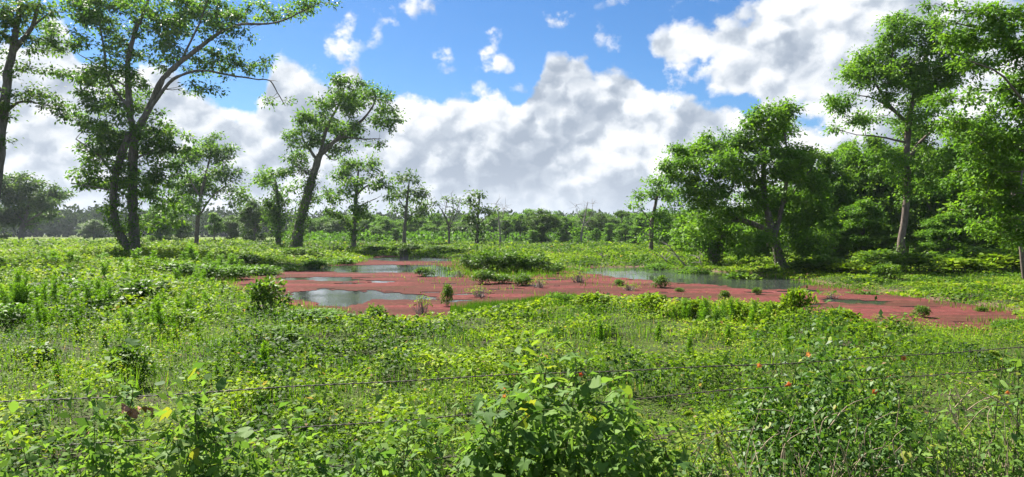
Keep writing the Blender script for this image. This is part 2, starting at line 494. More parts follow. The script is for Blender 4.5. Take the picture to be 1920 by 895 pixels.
def build_red_weed():
    P = np.array(POND); lo, hi = P.min(0) - 1, P.max(0) + 1
    # cells a little longer with distance: rows follow 1/distance
    rows = [lo[1]]
    while rows[-1] < hi[1]: rows.append(rows[-1] + 0.005 * rows[-1])
    ys = np.array(rows); xs = np.arange(lo[0], hi[0], 0.15)
    X, Y = np.meshgrid(xs, ys); x, y = X.ravel(), Y.ravel()
    x = x + (rnd(len(x)) - .5) * .07; y = y + (rnd(len(y)) - .5) * .05
    sd = sd_pond(x, y)
    op = np.full(x.shape, 9.0)
    for q in OPEN_PX:
        op = np.minimum(op, poly_sd(x, y, [at(a, b, WZ) for a, b in q]))
    op = op + (fbm(x * 0.9, y * 0.6, 31, 5) - 0.5) * 2.2 * np.clip(y / 40, .5, 1.2) + (fbm(x * 4, y * 2.2, 35, 3) - 0.5) * 0.9
    # small rifts in the mat
    rift = fbm(x * 0.5, y * 1.1, 41, 5)
    ok = (sd < 0.25) & (op > 0) & (rift > 0.27)
    ok = ok.reshape(X.shape)
    cell = ok[:-1, :-1] & ok[1:, :-1] & ok[:-1, 1:] & ok[1:, 1:]
    nx = len(xs)
    i = (np.arange(len(ys) - 1)[:, None] * nx + np.arange(nx - 1)[None])[cell]
    f = np.stack([i, i + 1, i + nx + 1, i + nx], -1)
    z = WZ + 0.006 + 0.012 * fbm(x * 3, y * 3, 51, 2)
    use = np.unique(f); mp = np.full(len(x), -1); mp[use] = np.arange(len(use))
    m = bpy.data.materials.new('red_floating_weed'); m.use_nodes = True
    t = m.node_tree; k = NT(t); p = t.nodes['Principled BSDF']
    pos = k.n('ShaderNodeNewGeometry').outputs['Position']
    a = k.noise(pos, 4.0, 10, 0.9); b = k.noise(k.v('MULTIPLY', pos, (0.30, 1.0, 1)), 0.9, 6, 0.65)
    c1 = k.ramp(a, [(0.32, (0.045, 0.014, 0.013)), (0.5, (0.118, 0.034, 0.031)), (0.66, (0.21, 0.075, 0.068))])
    c2 = k.ramp(a, [(0.32, (0.028, 0.014, 0.010)), (0.5, (0.070, 0.032, 0.022)), (0.66, (0.13, 0.066, 0.044))])
    c3 = k.mix(k.sstep(b, 0.44, 0.60), c1, c2)
    big = k.noise(k.v('MULTIPLY', pos, (0.10, 0.42, 1)), 1.0, 7, 0.7)
    c3 = k.mix(k.m('MULTIPLY', k.sstep(big, 0.54, 0.42), 0.7), c3, (0.062, 0.028, 0.021))
    c3 = k.mix(k.m('MULTIPLY', k.sstep(big, 0.58, 0.70), 0.5), c3, (0.20, 0.075, 0.075))
    c3 = k.mix(k.m('MULTIPLY', k.sstep(k.noise(pos, 2.4, 8, 0.75), 0.60, 0.70), 0.75), c3, (0.13, 0.13, 0.05))
    c3 = k.mix(k.m('MULTIPLY', k.sstep(k.noise(k.v('MULTIPLY', pos, (0.6, 1.6, 1)), 3.1, 6, 0.7), 0.385, 0.33), 0.85), c3, (0.028, 0.015, 0.012))
    k.put(p.inputs['Base Color'], c3)
    p.inputs['Roughness'].default_value = 1.0; p.inputs['Specular IOR Level'].default_value = 0.04
    bp = k.n('ShaderNodeBump'); bp.inputs['Strength'].default_value = 0.6; bp.inputs['Distance'].default_value = 0.02
    k.put(bp.inputs['Height'], a); k.put(p.inputs['Normal'], bp.outputs[0])
    V = np.stack([x, y, z], -1)[use]
    tag(mesh('floating_weed', V, mp[f], m), 'rusty pink floating weed matted over the pond', kind='stuff')
build_red_weed()

# ------------------------------------------------------------------ ground cover
def veg(x, y, sd=None):
    """height of the low growth: grazed in the middle, rank on the left and along the shore"""
    u = x / np.maximum(y, 1)
    lump = fbm(x / 0.8, y / 0.8, 61, 3); big = fbm(x / 3.5, y / 3.5, 71, 2)
    left = ss(-u, 0.22, 0.5) * ss(y, 6, 14)
    h = 0.03 + 0.32 * ss(lump, .40, .70) + 0.08 * ss(big, .4, .7)
    h = h + left * (0.10 + 0.38 * ss(big, .35, .7))
    shore = ss(y, 12.5, 15) * (1 - ss(y, 21, 24)) * ss(u, -.12, .05)
    h = h + shore * 0.07 * ss(lump, .2, .6)
    right = ss(u, .42, .5) * ss(y, 20, 24)
    h = h * (1 - .65 * right * (1 - ss(y, 40, 46)))
    h = h + 0.05 * ss(y, 60, 90)
    if sd is not None: h = h * (1 - .62 * (1 - ss(sd, .8, 3.4)))
    return h

def sample_field(n, y0, y1, size, margin=1.6, power=2.0):
    """points over the field in view, thinning with distance as the growth drawn there gets coarser"""
    g = np.geomspace(y0, y1, 400)
    w = (0.80 * g + margin) * size(g) ** -power * g
    c = np.concatenate([[0], np.cumsum((w[1:] + w[:-1]) / 2 * np.diff(np.log(g)))]); c /= c[-1]
    y = np.interp(rnd(n), c, g)
    x = (rnd(n) * 2 - 1) * (0.80 * y + margin)
    sd = sd_pond(x, y)
    edge = sd - 0.10 - 0.7 * (fbm(x, y, 81, 2) - .3) * ((x > 3) & (y > 38))
    k = edge > 0
    return x[k], y[k], sd[k]

def build_cover():
    # broad leaved weeds
    x, y, sd = sample_field(780000, 3.3, 140, lambda g: 0.020 + 0.0036 * g - 0.0012 * np.maximum(g - 22, 0))
    h = veg(x, y, sd); n = len(x)
    bare = fbm(x / 0.9, y / 0.9, 91, 3)
    keep = (bare > 0.36) | (rnd(n) < 0.25) | (y > 24)
    x, y, sd, h = x[keep], y[keep], sd[keep], h[keep]; n = len(x)
    z = gz(x, y, sd) + h * (0.25 + 0.85 * rnd(n) ** 0.5)
    L = 0.92 * (0.020 + 0.0036 * y - 0.0012 * np.maximum(y - 22, 0)) * (0.6 + 0.8 * rnd(n)) * (0.65 + 0.8 * ss(fbm(x / 1.3, y / 1.3, 151, 2), .3, .7)); W = L * (0.45 + 0.3 * rnd(n))
    a = rnd(n) * 6.283
    d = np.stack([np.cos(a), np.sin(a), 0.15 + 0.5 * gau(n)], -1)
    nm = np.stack([0.55 * gau(n), 0.55 * gau(n), np.ones(n)], -1)
    sp = fbm(x / 2.3, y / 2.3, 101, 3); sp2 = fbm(x / 0.7, y / 0.7, 111, 2)
    t = 0.08 + 0.72 * sp * (0.55 + 0.9 * sp2) + (0.14 - 0.06 * ss(y, 15, 40)) * gau(n) + 0.10 * ss(-x / y, .3, .5) * ss(y, 10, 25) - 0.10 * ss(y, 50, 80)
    dk = ss(fbm(x / .55 + 9, y / .9, 181, 3), .55, .68) * (1 - .4 * ss(y, 25, 45))
    t = t * (1 - .75 * dk) + .05 * dk
    dead = rnd(n) < 0.008 + 0.05 * ss(fbm(x / 1.1, y / 1.1, 121, 2), .6, .8)
    t = np.where(dead, 0.93 + 0.07 * rnd(n), np.clip(t, 0, 0.90))
    V = leaf_quads(np.stack([x, y, z], -1), d, nm, L, W, 0.08, 0.15)
    tag(quads_obj('ground_cover', V, M['weeds'], tint=t), 'low broad leaved weeds carpeting the pasture', kind='stuff')
    # grass blades
    x, y, sd = sample_field(260000, 3.3, 160, lambda g: 0.05 + 0.0045 * g)
    n = len(x)
    h = veg(x, y, sd); tuft = fbm(x / 1.5, y / 1.5, 131, 3)
    keep = rnd(n) < 0.25 + 0.9 * ss(tuft, .4, .65)
    x, y, sd, h, tuft = x[keep], y[keep], sd[keep], h[keep], tuft[keep]; n = len(x)
    L = (0.07 + 0.75 * h + 0.0018 * y) * (0.5 + 0.8 * rnd(n)); W = 0.003 + 0.00065 * y
    a = rnd(n) * 6.283; lean = 0.4 + 0.9 * rnd(n)
    d = np.stack([np.cos(a) * lean, np.sin(a) * lean, np.ones(n)], -1)
    nm = np.stack([np.cos(a), np.sin(a), np.full(n, -0.3)], -1)
    V = leaf_quads(np.stack([x, y, gz(x, y, sd) - 0.01], -1), d, nm, L, W * np.ones(n), 0.0, 0.25)
    t = np.clip(0.18 + 0.5 * fbm(x / 3, y / 3, 141, 3) + 0.13 * gau(n), 0, .85)
    t = np.where(rnd(n) < .03, 1.0, t)
    tag(quads_obj('grass', V, M['grass'], tint=t), 'green grass blades growing through the weeds', kind='stuff')
build_cover()

def marsh_grass():
    """sprouts standing in the red mat and along its ragged edge"""
    P = np.array(POND); lo, hi = P.min(0), P.max(0)
    n = 260000
    y = np.exp(np.log(lo[1]) + rnd(n) * np.log(hi[1] / lo[1])); x = (lo[0] + (hi[0] - lo[0]) * rnd(n))
    k = np.abs(x) < .8 * y; x, y = x[k], y[k]
    sd = sd_pond(x, y)
    g = fbm(x / 1.1, y / 1.6, 161, 4)
    px = 960 + x / y * F; py = HY + (EYE - WZ) * F / y
    near_isl = np.exp(-((px - 1010) / 150) ** 2 - ((py - 530) / 22) ** 2)
    dens = (sd < 0.05) * ((sd > -1.1) * ss(g, .40, .60) * .8 * np.exp(sd / .5) + near_isl * ss(g, .46, .66) * .14 + np.exp(-((px - 965) / 95) ** 2 - ((py - 508) / 12) ** 2) * .9 + ss(g, .68, .80) * .03)
    k = rnd(len(x)) < dens
    x, y, sd = x[k], y[k], sd[k]; n = len(x)
    a = rnd(n) * 6.283; lean = .2 + .6 * rnd(n)
    L = (.06 + .18 * rnd(n) ** 2 + .0016 * y) * (.7 + .6 * rnd(n)); W = .004 + .00045 * y
    d = np.stack([np.cos(a) * lean, np.sin(a) * lean, np.ones(n)], -1)
    V = leaf_quads(np.stack([x, y, np.full(n, WZ)], -1), d, np.stack([np.cos(a), np.sin(a), np.full(n, -.3)], -1), L, W * (.8 + 1.2 * rnd(n)), 0, .25)
    t = np.clip(.1 + .5 * rnd(n), 0, .9); t = np.where(rnd(n) < .04, 1, t)
    tag(quads_obj('marsh_grass', V, M['grass'], tint=t), 'sparse sprouts and grass standing in the red pond weed', kind='stuff')
marsh_grass()

def shore_grass():
    """thick dark grass where the near shore juts into the pond"""
    n = 60000
    px = 845 + 235 * rnd(n); py = 552 + 48 * rnd(n)
    x = (px - 960) / F * (EYE - WZ) * F / (py - HY); y = (EYE - WZ) * F / (py - HY)
    sd = sd_pond(x, y); k = (sd > -1.0) & (sd < 1.3) & (rnd(n) < ss(fbm(x, y, 171, 3), .25, .5)) & (rnd(n) < .45)
    x, y, sd = x[k], y[k], sd[k]; n = len(x)
    a = rnd(n) * 6.283; lean = .15 + .5 * rnd(n); L = .18 + .22 * rnd(n)
    d = np.stack([np.cos(a) * lean, np.sin(a) * lean, np.ones(n)], -1)
    V = leaf_quads(np.stack([x, y, np.maximum(gz(x, y, sd), WZ) - .01], -1), d, np.stack([np.cos(a), np.sin(a), np.full(n, -.3)], -1), L, .012 + .01 * rnd(n), 0, .3)
    tag(quads_obj('shore_grass', V, M['grass'], tint=np.clip(.02 + .25 * rnd(n), 0, 1)), 'thick dark green grass on the near pond shore', kind='stuff')
shore_grass()

def far_scrub():
    """low scrub filling in under the far row of trees"""
    reseed('far scrub')
    m = 260
    px = 540 + 780 * rnd(m); D = 140 + 45 * rnd(m); cx = (px - 960) / F * D; h = 0.9 + 1.5 * rnd(m)
    ci = np.repeat(np.arange(m), 70); n = len(ci)
    u = unit(gau(n, 3)); u[:, 2] = np.abs(u[:, 2])
    P = np.stack([cx[ci] + u[:, 0] * 2.4, D[ci] + u[:, 1] * 1.6, h[ci] * u[:, 2]], -1)
    L = .7 * (.6 + .8 * rnd(n))
    tag(quads_obj('scrub', leaf_quads(P, u + .5 * gau(n, 3), u + np.array([0, 0, .8]) + .4 * gau(n, 3), L, L * .6), M['oak'], tint=np.clip(.05 + .35 * rnd(m)[ci] + .2 * rnd(n), 0, 1)), 'low scrub growing in under the far row of trees', kind='stuff')
far_scrub()

# ------------------------------------------------------------------ trees
DENSE = 1.5
HAZE = True
def grow(name, limbs, blobs, leaf, clump_r, per_clump, mat, bark, k_dens=1.3, ivy=None, parent=None, squash=0.6, bare=None, leafless=()):
    """Parts trunk, crown (and ivy) of one tree in metres about its base.
    limbs: arrays (n,4) of x,y,z,radius; blobs: (cx,cy,cz,rx,ry,rz,density)"""
    parts, nodes = [], []
    for lb in limbs:
        ln = np.linalg.norm(np.diff(lb[:, :3], axis=0), axis=1).sum()
        k = int(max(8, min(40, ln / 0.5)))
        s = spline(lb, k)
        s[1:-1, :3] += gau(k - 2, 3) * (s[1:-1, 3:4] * 0.04 + 0.012)
        s[:, 3] = np.maximum(s[:, 3], 0.02)
        V, f = tubes(s[None, :, :3], s[None, :, 3] * (1 + 0.08 * gau(1, k)), 9 if s[0, 3] > .15 else 6)
        parts.append((V, f))
        st = int(k * 0.25) if lb is limbs[0] else 1
        nodes.append(s[st:, :4])
    # root flare
    b = limbs[0][0]
    for q in range(6):
        a = q * 1.047 + rnd() * .5
        r0 = b[3]
        P = np.array([[b[0] + math.cos(a) * r0 * .35, b[1] + math.sin(a) * r0 * .35, b[2] + r0 * 1.6], [b[0] + math.cos(a) * r0 * .8, b[1] + math.sin(a) * r0 * .8, b[2] + r0 * .5],
                      [b[0] + math.cos(a) * r0 * 1.5, b[1] + math.sin(a) * r0 * 1.5, b[2] - .1]])
        parts.append(tubes(P[None], np.array([[.45, .5, .3]]) * r0, 6))
    nodes = np.concatenate(nodes)
    nd = nodes[:, :3]; nr = nodes[:, 3]
    C, dens = [], []
    for (cx, cy, cz, rx, ry, rz, dn) in blobs:
        n = max(2, int(1.2 * k_dens * dn * (rx * rz + 0.5 * rx * ry) / clump_r ** 2))
        u = unit(gau(n, 3)) * (rnd(n, 1) ** 0.42)
        C.append(np.array([cx, cy, cz]) + u * np.array([rx, ry, rz])); dens.append(np.full(n, dn))
    C = np.concatenate(C); dens = np.concatenate(dens)
    d0 = np.sqrt(((C[:, None] - nd[None]) ** 2).sum(-1)).min(1)
    order = np.argsort(d0); C = C[order]; dens = dens[order]
    ax = limbs[0][-1, :3]
    TP, TR = [], []
    for c in C:
        dv = c - nd
        cost = np.sqrt((dv ** 2).sum(1)) + 0.7 * np.maximum(0, -dv[:, 2])
        j = int(np.argmin(cost)); p = nd[j]; ln = cost[j]
        m1 = p + (c - p) * .4 + gau(3) * .07 * ln + np.array([0, 0, .05 * ln]); m2 = p + (c - p) * .75 + gau(3) * .07 * ln + np.array([0, 0, .04 * ln])
        r0 = min(nr[j] * .7, .012 + .014 * ln)
        TP.append([p, m1, m2, c]); TR.append([r0, r0 * .75, r0 * .5, .008])
        nd = np.vstack([nd, m1, m2, c]); nr = np.append(nr, [r0 * .75, r0 * .5, r0 * .4])
    TP = np.array(TP); TR = np.array(TR)
    parts.append(tubes(TP, np.maximum(TR, .010), 4))
    if bare is not None:                      # dead twigs
        P0 = nodes[RNG.integers(0, len(nodes), bare), :3]
        dd = unit(gau(bare, 3) + np.array([0, 0, .3])); l = .6 + 1.6 * rnd(bare, 1)
        P = np.stack([P0, P0 + dd * l * .5 + gau(bare, 3) * .1, P0 + dd * l + gau(bare, 3) * .15], 1)
        parts.append(tubes(P, np.tile([.03, .02, .008], (bare, 1)), 4))
    V, f = join(parts)
    mesh('trunk', V, f, bark, parent, smooth=True)
    # leaves in clumps round the twig ends
    per_clump = int(per_clump * DENSE)
    n = len(C) * per_clump
    ci = np.repeat(np.arange(len(C)), per_clump)
    keep = rnd(n) < np.clip(.35 + .65 * dens[ci], 0, 1)
    ci = ci[keep]; n = len(ci)
    along = rnd(n, 1) < 0.45
    t = .55 + .45 * rnd(n, 1)
    base = np.where(along, TP[ci, 1] * (1 - t) + TP[ci, 3] * t, C[ci])
    off = gau(n, 3) * clump_r * .58 * np.where(along, .45, 1.0); off[:, 2] *= squash
    tc = rnd(len(C))
    d = unit(off) + np.array([0, 0, -.25]) + .5 * gau(n, 3)
    nm = np.stack([.6 * gau(n), .6 * gau(n), np.ones(n)], -1)
    L = leaf * (.6 + .8 * rnd(n))
    V = leaf_quads(base + off, d, nm, L, L * (.42 + .2 * rnd(n)), .07, .12)
    tint = np.clip(.18 + .42 * tc[ci] + .22 * rnd(n) + .10 * gau(n), 0, 1)
    quads_obj('crown', V, mat, parent, tint)
    if ivy:
        lo, hi, cnt, rad, lf = ivy
        z0 = limbs[0][0, 2]; H = nodes[:, 2].max()
        pool = np.concatenate([spline(lb, 60) for lb in limbs[:2]])
        pool = pool[(pool[:, 2] > lo) & (pool[:, 2] < hi)]
        j = RNG.integers(0, len(pool), cnt)
        a = rnd(cnt) * 6.283
        o = np.stack([np.cos(a), np.sin(a), .6 * gau(cnt)], -1)
        r = pool[j, 3:4] * .9 + rad * rnd(cnt, 1) ** 1.6 * (.3 + 1.4 * vnoise(pool[j, 2] * 1.1, a * .8, 3))[:, None]
        P = pool[j, :3] + o * r
        nm = o + np.array([0, 0, .7]) + .5 * gau(cnt, 3)
        d = np.array([0, 0, -1.]) + .7 * gau(cnt, 3)
        Lf = lf * (.6 + .8 * rnd(cnt))
        quads_obj('ivy', leaf_quads(P, d, nm, Lf, Lf * .75, .07, .1), M['ivy'], parent, np.clip(.2 + .6 * rnd(cnt), 0, 1))

def traced(name, label, cat, D, base_px, limbs, blobs, leaf, clump_r, per, mat='oak', bark='bark', group=None, depth=.8, jit=0.25, **kw):
    """a tree whose limbs and leaf masses were traced on the photograph; it stands D metres off"""
    reseed(label)
    bx = (base_px - 960) / F * D
    bz = gz1(bx, D)
    t = thing(name, label, cat, (bx, D, bz - 0.03), 0, group)
    s = D / F
    L = []
    for q, lb in enumerate(limbs):
        sway = gau() * jit if q else 0
        a = []
        m_ = len(lb)
        for i, (px, py, r) in enumerate(lb):
            a.append(((px - 960) * s - bx, (gau() * .12 + sway * i) * (0 if q == 0 and i < 2 else 1), EYE - (py - HY) * s - bz, r * .87))
        L.append(np.array(a))
    L[0][0, 2] = -.1
    # start every limb on the limb it leaves
    for q in range(1, len(L)):
        prev = np.concatenate([spline(l, 50)[:, :3] for l in L[:q]])
        j = np.argmin((prev[:, 0] - L[q][0, 0]) ** 2 + (prev[:, 2] - L[q][0, 2]) ** 2)
        L[q][:, 1] += prev[j, 1] - L[q][0, 1]
        L[q][0, :3] = prev[j]
    B = []
    for b in blobs:
        px, py, rx, ry = b[:4]; dn = b[4] if len(b) > 4 else 1.0
        dy = b[5] if len(b) > 5 else gau() * min(rx, 40) * s * .7
        B.append(((px - 960) * s - bx, dy, EYE - (py - HY) * s - bz, rx * s, max(rx * s * depth, .6), ry * s, dn))
    grow(name, L, B, leaf, clump_r, per, M[mat], M[bark], parent=t, **kw)
    return t

def hero_trees():
    traced('oak_tree', 'tall double trunked oak with a long limb reaching over the field toward the blue sky', 'tree', 58, 240,
        [[(254, 492, .55), (252, 430, .47), (250, 370, .44), (252, 300, .42), (256, 250, .38)],
         [(222, 484, .44), (221, 430, .36), (218, 360, .34), (230, 300, .33), (248, 250, .30)],
         [(256, 262, .38), (285, 192, .30), (310, 150, .26), (345, 118, .22), (400, 75, .17), (450, 52, .13), (520, 46, .09), (570, 25, .06), (605, 8, .04)],
         [(262, 255, .25), (285, 205, .21), (320, 155, .17), (350, 140, .14), (385, 134, .11), (440, 143, .09), (480, 149, .07), (508, 152, .06), (525, 178, .05), (538, 200, .03)],
         [(252, 262, .34), (244, 200, .30), (238, 120, .25), (250, 60, .2), (270, 5, .15), (285, -60, .08)],
         [(246, 205, .16), (206, 150, .12), (198, 100, .1), (188, 40, .07), (180, -30, .04)],
         [(221, 330, .14), (190, 290, .09), (150, 262, .05)], [(238, 165, .10), (180, 122, .07), (140, 98, .04)],
         [(270, 300, .12), (310, 275, .08), (350, 280, .05)], [(345, 118, .10), (380, 40, .08), (400, -30, .05)], [(222, 360, .1), (180, 350, .06), (150, 345, .04)]],
        [(240, 10, 120, 55), (330, 15, 75, 45), (410, 15, 60, 35), (500, 15, 60, 22, .8), (585, 6, 45, 13, .9), (175, 20, 60, 40), (135, 85, 50, 28), (200, 95, 55, 45, .8),
         (165, 138, 55, 24), (230, 165, 70, 45, .9), (180, 180, 50, 26), (240, 235, 80, 45), (165, 215, 42, 30), (300, 85, 60, 42, .9), (365, 105, 55, 32, .8), (430, 100, 45, 26, .8), (455, 132, 50, 18, .7),
         (385, 175, 55, 18, .5), (520, 182, 24, 24, .6), (505, 118, 20, 12, .6), (160, 290, 42, 24), (190, 250, 45, 30), (230, 300, 55, 50, 1.2), (285, 265, 45, 36, 1.1), (330, 262, 42, 24), (180, 345, 50, 26), (160, 320, 35, 20),
         (275, 345, 55, 50, 1.2), (230, 395, 28, 40), (315, 340, 45, 55), (300, 400, 40, 30, .9), (245, 420, 25, 24, .8), (430, 60, 50, 28, .7), (100, 40, 30, 22, .8)],
        .29, .60, 40, ivy=(0.0, 8, 2200, .5, .16), bare=50, k_dens=1.18, squash=.5)
    traced('leaning_tree', 'leaning tree with ivied grey trunk and a crown swept sideways, alone before the clouds', 'tree', 80, 553,
        [[(553, 476, .80), (560, 430, .62), (572, 380, .55), (588, 325, .50), (600, 290, .42)],
         [(600, 290, .34), (640, 256, .26), (680, 226, .18), (700, 202, .12), (707, 180, .06)], [(640, 256, .16), (690, 263, .09), (718, 262, .05)],
         [(597, 300, .24), (572, 268, .15), (560, 240, .08)], [(600, 292, .26), (613, 240, .2), (640, 190, .12), (662, 165, .06)], [(585, 330, .14), (555, 312, .08), (530, 318, .05)], [(605, 285, .12), (625, 300, .08), (650, 285, .04)]],
        [(682, 178, 55, 24), (640, 200, 55, 30), (605, 243, 50, 32), (715, 215, 32, 28), (733, 235, 18, 18), (570, 262, 40, 22), (545, 292, 28, 18), (528, 322, 24, 18), (590, 222, 36, 22), (700, 272, 24, 9, .7), (560, 320, 28, 16, .6),
         (660, 168, 40, 16), (620, 275, 34, 20, .8), (650, 240, 40, 22, .8)],
        .32, .7, 46, ivy=(0.0, 9, 2600, .8, .22), k_dens=1.4, mat='oak')
    traced('ivied_tree', 'slim upright tree wrapped in ivy close beside the leaning tree', 'tree', 92, 521,
        [[(521, 462, .35), (523, 400, .26), (517, 335, .14)], [(522, 410, .12), (502, 375, .05)], [(522, 400, .12), (540, 370, .05)]],
        [(515, 335, 24, 22), (522, 375, 26, 26), (520, 415, 20, 30), (548, 345, 18, 14, .7), (500, 345, 14, 16, .8)], .38, .85, 48, ivy=(0, 9, 2600, 1.3, .26), mat='fresh')
    traced('open_crowned_tree', 'dark trunked tree with level open branches standing at the pond head', 'tree', 85, 662,
        [[(662, 478, .42), (664, 430, .33), (667, 370, .24), (672, 318, .12)], [(664, 432, .16), (640, 407, .12), (612, 393, .06)], [(667, 365, .15), (692, 347, .1), (718, 348, .06)], [(667, 390, .13), (690, 378, .08), (706, 372, .05)], [(668, 350, .13), (640, 322, .06)]],
        [(662, 302, 38, 14), (650, 328, 34, 16, .9), (690, 318, 26, 16, .8), (672, 350, 42, 20, .8), (615, 372, 22, 16), (640, 372, 24, 16, .8), (716, 352, 24, 20), (680, 392, 26, 24), (668, 425, 12, 26, .9), (622, 395, 26, 7, .6), (728, 375, 12, 12, .7)],
        .36, .8, 50, ivy=(1, 7, 1200, .6, .24))
    traced('tall_oak', 'upright oak with an uneven crown rising straight behind the pond channel', 'tree', 112, 757,
        [[(757, 464, .40), (760, 420, .32), (763, 380, .25), (768, 340, .12)], [(761, 410, .14), (785, 390, .06)], [(762, 395, .14), (745, 370, .06)]],
        [(765, 333, 26, 14), (752, 358, 22, 16), (786, 362, 22, 17), (770, 384, 32, 16), (792, 402, 17, 12), (748, 388, 14, 10, .8), (772, 410, 20, 12, .7)], .46, 1.0, 46, mat='oak_dark')
    traced('half_bare_tree', 'thin half bare tree with forked limbs showing against the grey cloud', 'tree', 110, 842,
        [[(842, 466, .27), (842, 430, .2), (834, 405, .13), (820, 382, .05)], [(841, 424, .12), (850, 392, .08), (846, 362, .04)], [(842, 428, .1), (858, 392, .07), (862, 372, .03)], [(834, 405, .08), (838, 380, .03)]],
        [(816, 390, 14, 10, .6), (846, 372, 13, 10, .5), (858, 382, 10, 9, .45), (826, 402, 12, 9, .5), (848, 398, 12, 8, .35)], .42, .9, 30, bare=70, mat='oak_dark')
    traced('stout_oak', 'dark tree of separate leaf tiers standing right behind the pond shrub island', 'tree', 105, 893,
        [[(893, 470, .36), (895, 430, .28), (897, 390, .2), (900, 362, .1)], [(895, 420, .12), (920, 400, .06)], [(895, 428, .12), (878, 408, .05)], [(896, 405, .1), (880, 385, .05)]],
        [(900, 365, 18, 11), (886, 388, 20, 11), (913, 392, 20, 13), (896, 412, 28, 12), (884, 432, 14, 10, .8), (912, 428, 16, 10, .8), (900, 445, 14, 10, .7)], .44, .95, 46, mat='oak_dark')
    traced('broad_tree', 'broad loose crowned tree with a pale bent trunk beyond the double oak', 'tree', 98, 368,
        [[(368, 456, .36), (370, 420, .3), (378, 370, .24), (388, 320, .18), (398, 280, .08)], [(372, 410, .18), (400, 370, .12), (430, 345, .06)], [(378, 370, .14), (358, 330, .1), (348, 290, .05)], [(385, 335, .1), (412, 310, .05)]],
        [(380, 272, 42, 26, .9), (352, 296, 34, 28, .9), (410, 292, 34, 22, .9), (434, 328, 30, 18, .9), (372, 332, 46, 26), (342, 352, 34, 30), (418, 365, 36, 20, .9), (392, 388, 36, 18), (446, 345, 18, 12, .7), (360, 385, 26, 16, .7)],
        .38, .9, 50, bark='pale_bark', k_dens=1.7)
    traced('round_oak', 'round spreading oak far off at the edge of the field, low boughs near the ground', 'tree', 150, 40,
        [[(40, 450, .7), (42, 425, .55), (50, 395, .4), (55, 360, .2)], [(44, 420, .3), (85, 392, .18), (108, 372, .08)], [(44, 415, .25), (15, 390, .1)], [(44, 425, .2), (75, 418, .08)]],
        [(50, 343, 42, 17), (22, 362, 30, 22), (86, 362, 32, 16), (60, 380, 48, 18), (18, 398, 26, 22), (100, 384, 20, 9), (42, 412, 42, 14, .8), (75, 402, 22, 10, .7)], .55, 1.2, 56, mat='oak_dark', k_dens=2.2)
    traced('gum_tree', 'nearer tree cut off by the picture edge, forked trunk and lobed dark leaves', 'tree', 40, -30,
        [[(-30, 508, .42), (-15, 400, .36), (1, 300, .31), (5, 200, .28), (15, 130, .25), (25, 85, .22), (36, 40, .17), (46, -40, .09)], [(25, 95, .17), (60, 50, .13), (80, 0, .09), (95, -50, .05)],
         [(4, 210, .12), (40, 190, .08), (85, 195, .04)], [(5, 180, .12), (-40, 120, .1), (-80, 80, .05)], [(60, 50, .08), (90, 22, .05), (112, 18, .03)], [(-5, 330, .12), (-50, 280, .08), (-90, 240, .04)]],
        [(40, 25, 55, 30, .8), (88, 15, 32, 18, .8), (62, 85, 40, 24, .7), (30, 125, 34, 24, .6), (92, 185, 22, 22), (58, 172, 48, 20, .8), (20, 215, 26, 30, .8), (0, 55, 45, 45, .9), (-60, 80, 60, 60), (-60, 190, 60, 60), (78, 130, 26, 14, .6), (8, 270, 16, 26, .8), (110, 210, 10, 12, .7), (15, 20, 40, 40, .7)],
        .20, .5, 56, mat='oak_dark')
    traced('tupelo_tree', 'big many limbed tree at the water edge with one limb sweeping low over the pond', 'tree', 41, 1465,
        [[(1465, 512, .42), (1458, 470, .33), (1447, 430, .28), (1440, 395, .22), (1432, 340, .18), (1432, 285, .14), (1440, 225, .06)],
         [(1448, 432, .22), (1400, 413, .18), (1368, 398, .14), (1330, 370, .1), (1292, 343, .05)], [(1458, 445, .18), (1472, 380, .14), (1478, 300, .1), (1470, 235, .05)],
         [(1440, 400, .16), (1408, 350, .12), (1372, 308, .06)], [(1472, 380, .1), (1510, 340, .07), (1535, 300, .04)], [(1400, 413, .1), (1345, 415, .07), (1300, 402, .04)], [(1435, 350, .1), (1400, 290, .06), (1350, 265, .03)]],
        [(1445, 212, 46, 20), (1480, 240, 42, 30), (1420, 250, 55, 34), (1350, 268, 55, 28), (1290, 285, 42, 22), (1268, 312, 32, 22), (1340, 318, 66, 34), (1420, 315, 72, 44), (1492, 310, 46, 55), (1465, 378, 60, 40), (1378, 378, 56, 34), (1308, 368, 46, 30),
         (1505, 395, 36, 36), (1268, 342, 28, 20), (1520, 290, 22, 36, .8), (1400, 225, 30, 16, .8), (1330, 405, 40, 20, .9), (1430, 420, 40, 20, .8), (1250, 330, 16, 14, .8), (1300, 440, 40, 24, .8), (1400, 455, 48, 24, .8), (1500, 452, 38, 28), (1532, 415, 28, 32), (1532, 360, 24, 30)],
        .19, .5, 70, mat='fresh', k_dens=2.0, ivy=(0, 5, 1500, .30, .13))
    traced('ivied_thicket_tree', 'dark leafy multi stemmed tree leaning on the pond bank under the sweeping limb', 'tree', 47, 1338,
        [[(1338, 506, .24), (1328, 440, .19), (1312, 390, .08)], [(1334, 500, .16), (1352, 440, .13), (1380, 400, .06)], [(1330, 450, .1), (1295, 425, .05)]],
        [(1328, 415, 44, 30), (1290, 418, 30, 24), (1370, 438, 38, 34), (1328, 462, 30, 28), (1392, 470, 28, 26), (1300, 455, 20, 22, .8), (1345, 480, 26, 16, .8)], .21, .52, 60, mat='oak', ivy=(0, 6, 2200, .9, .16))
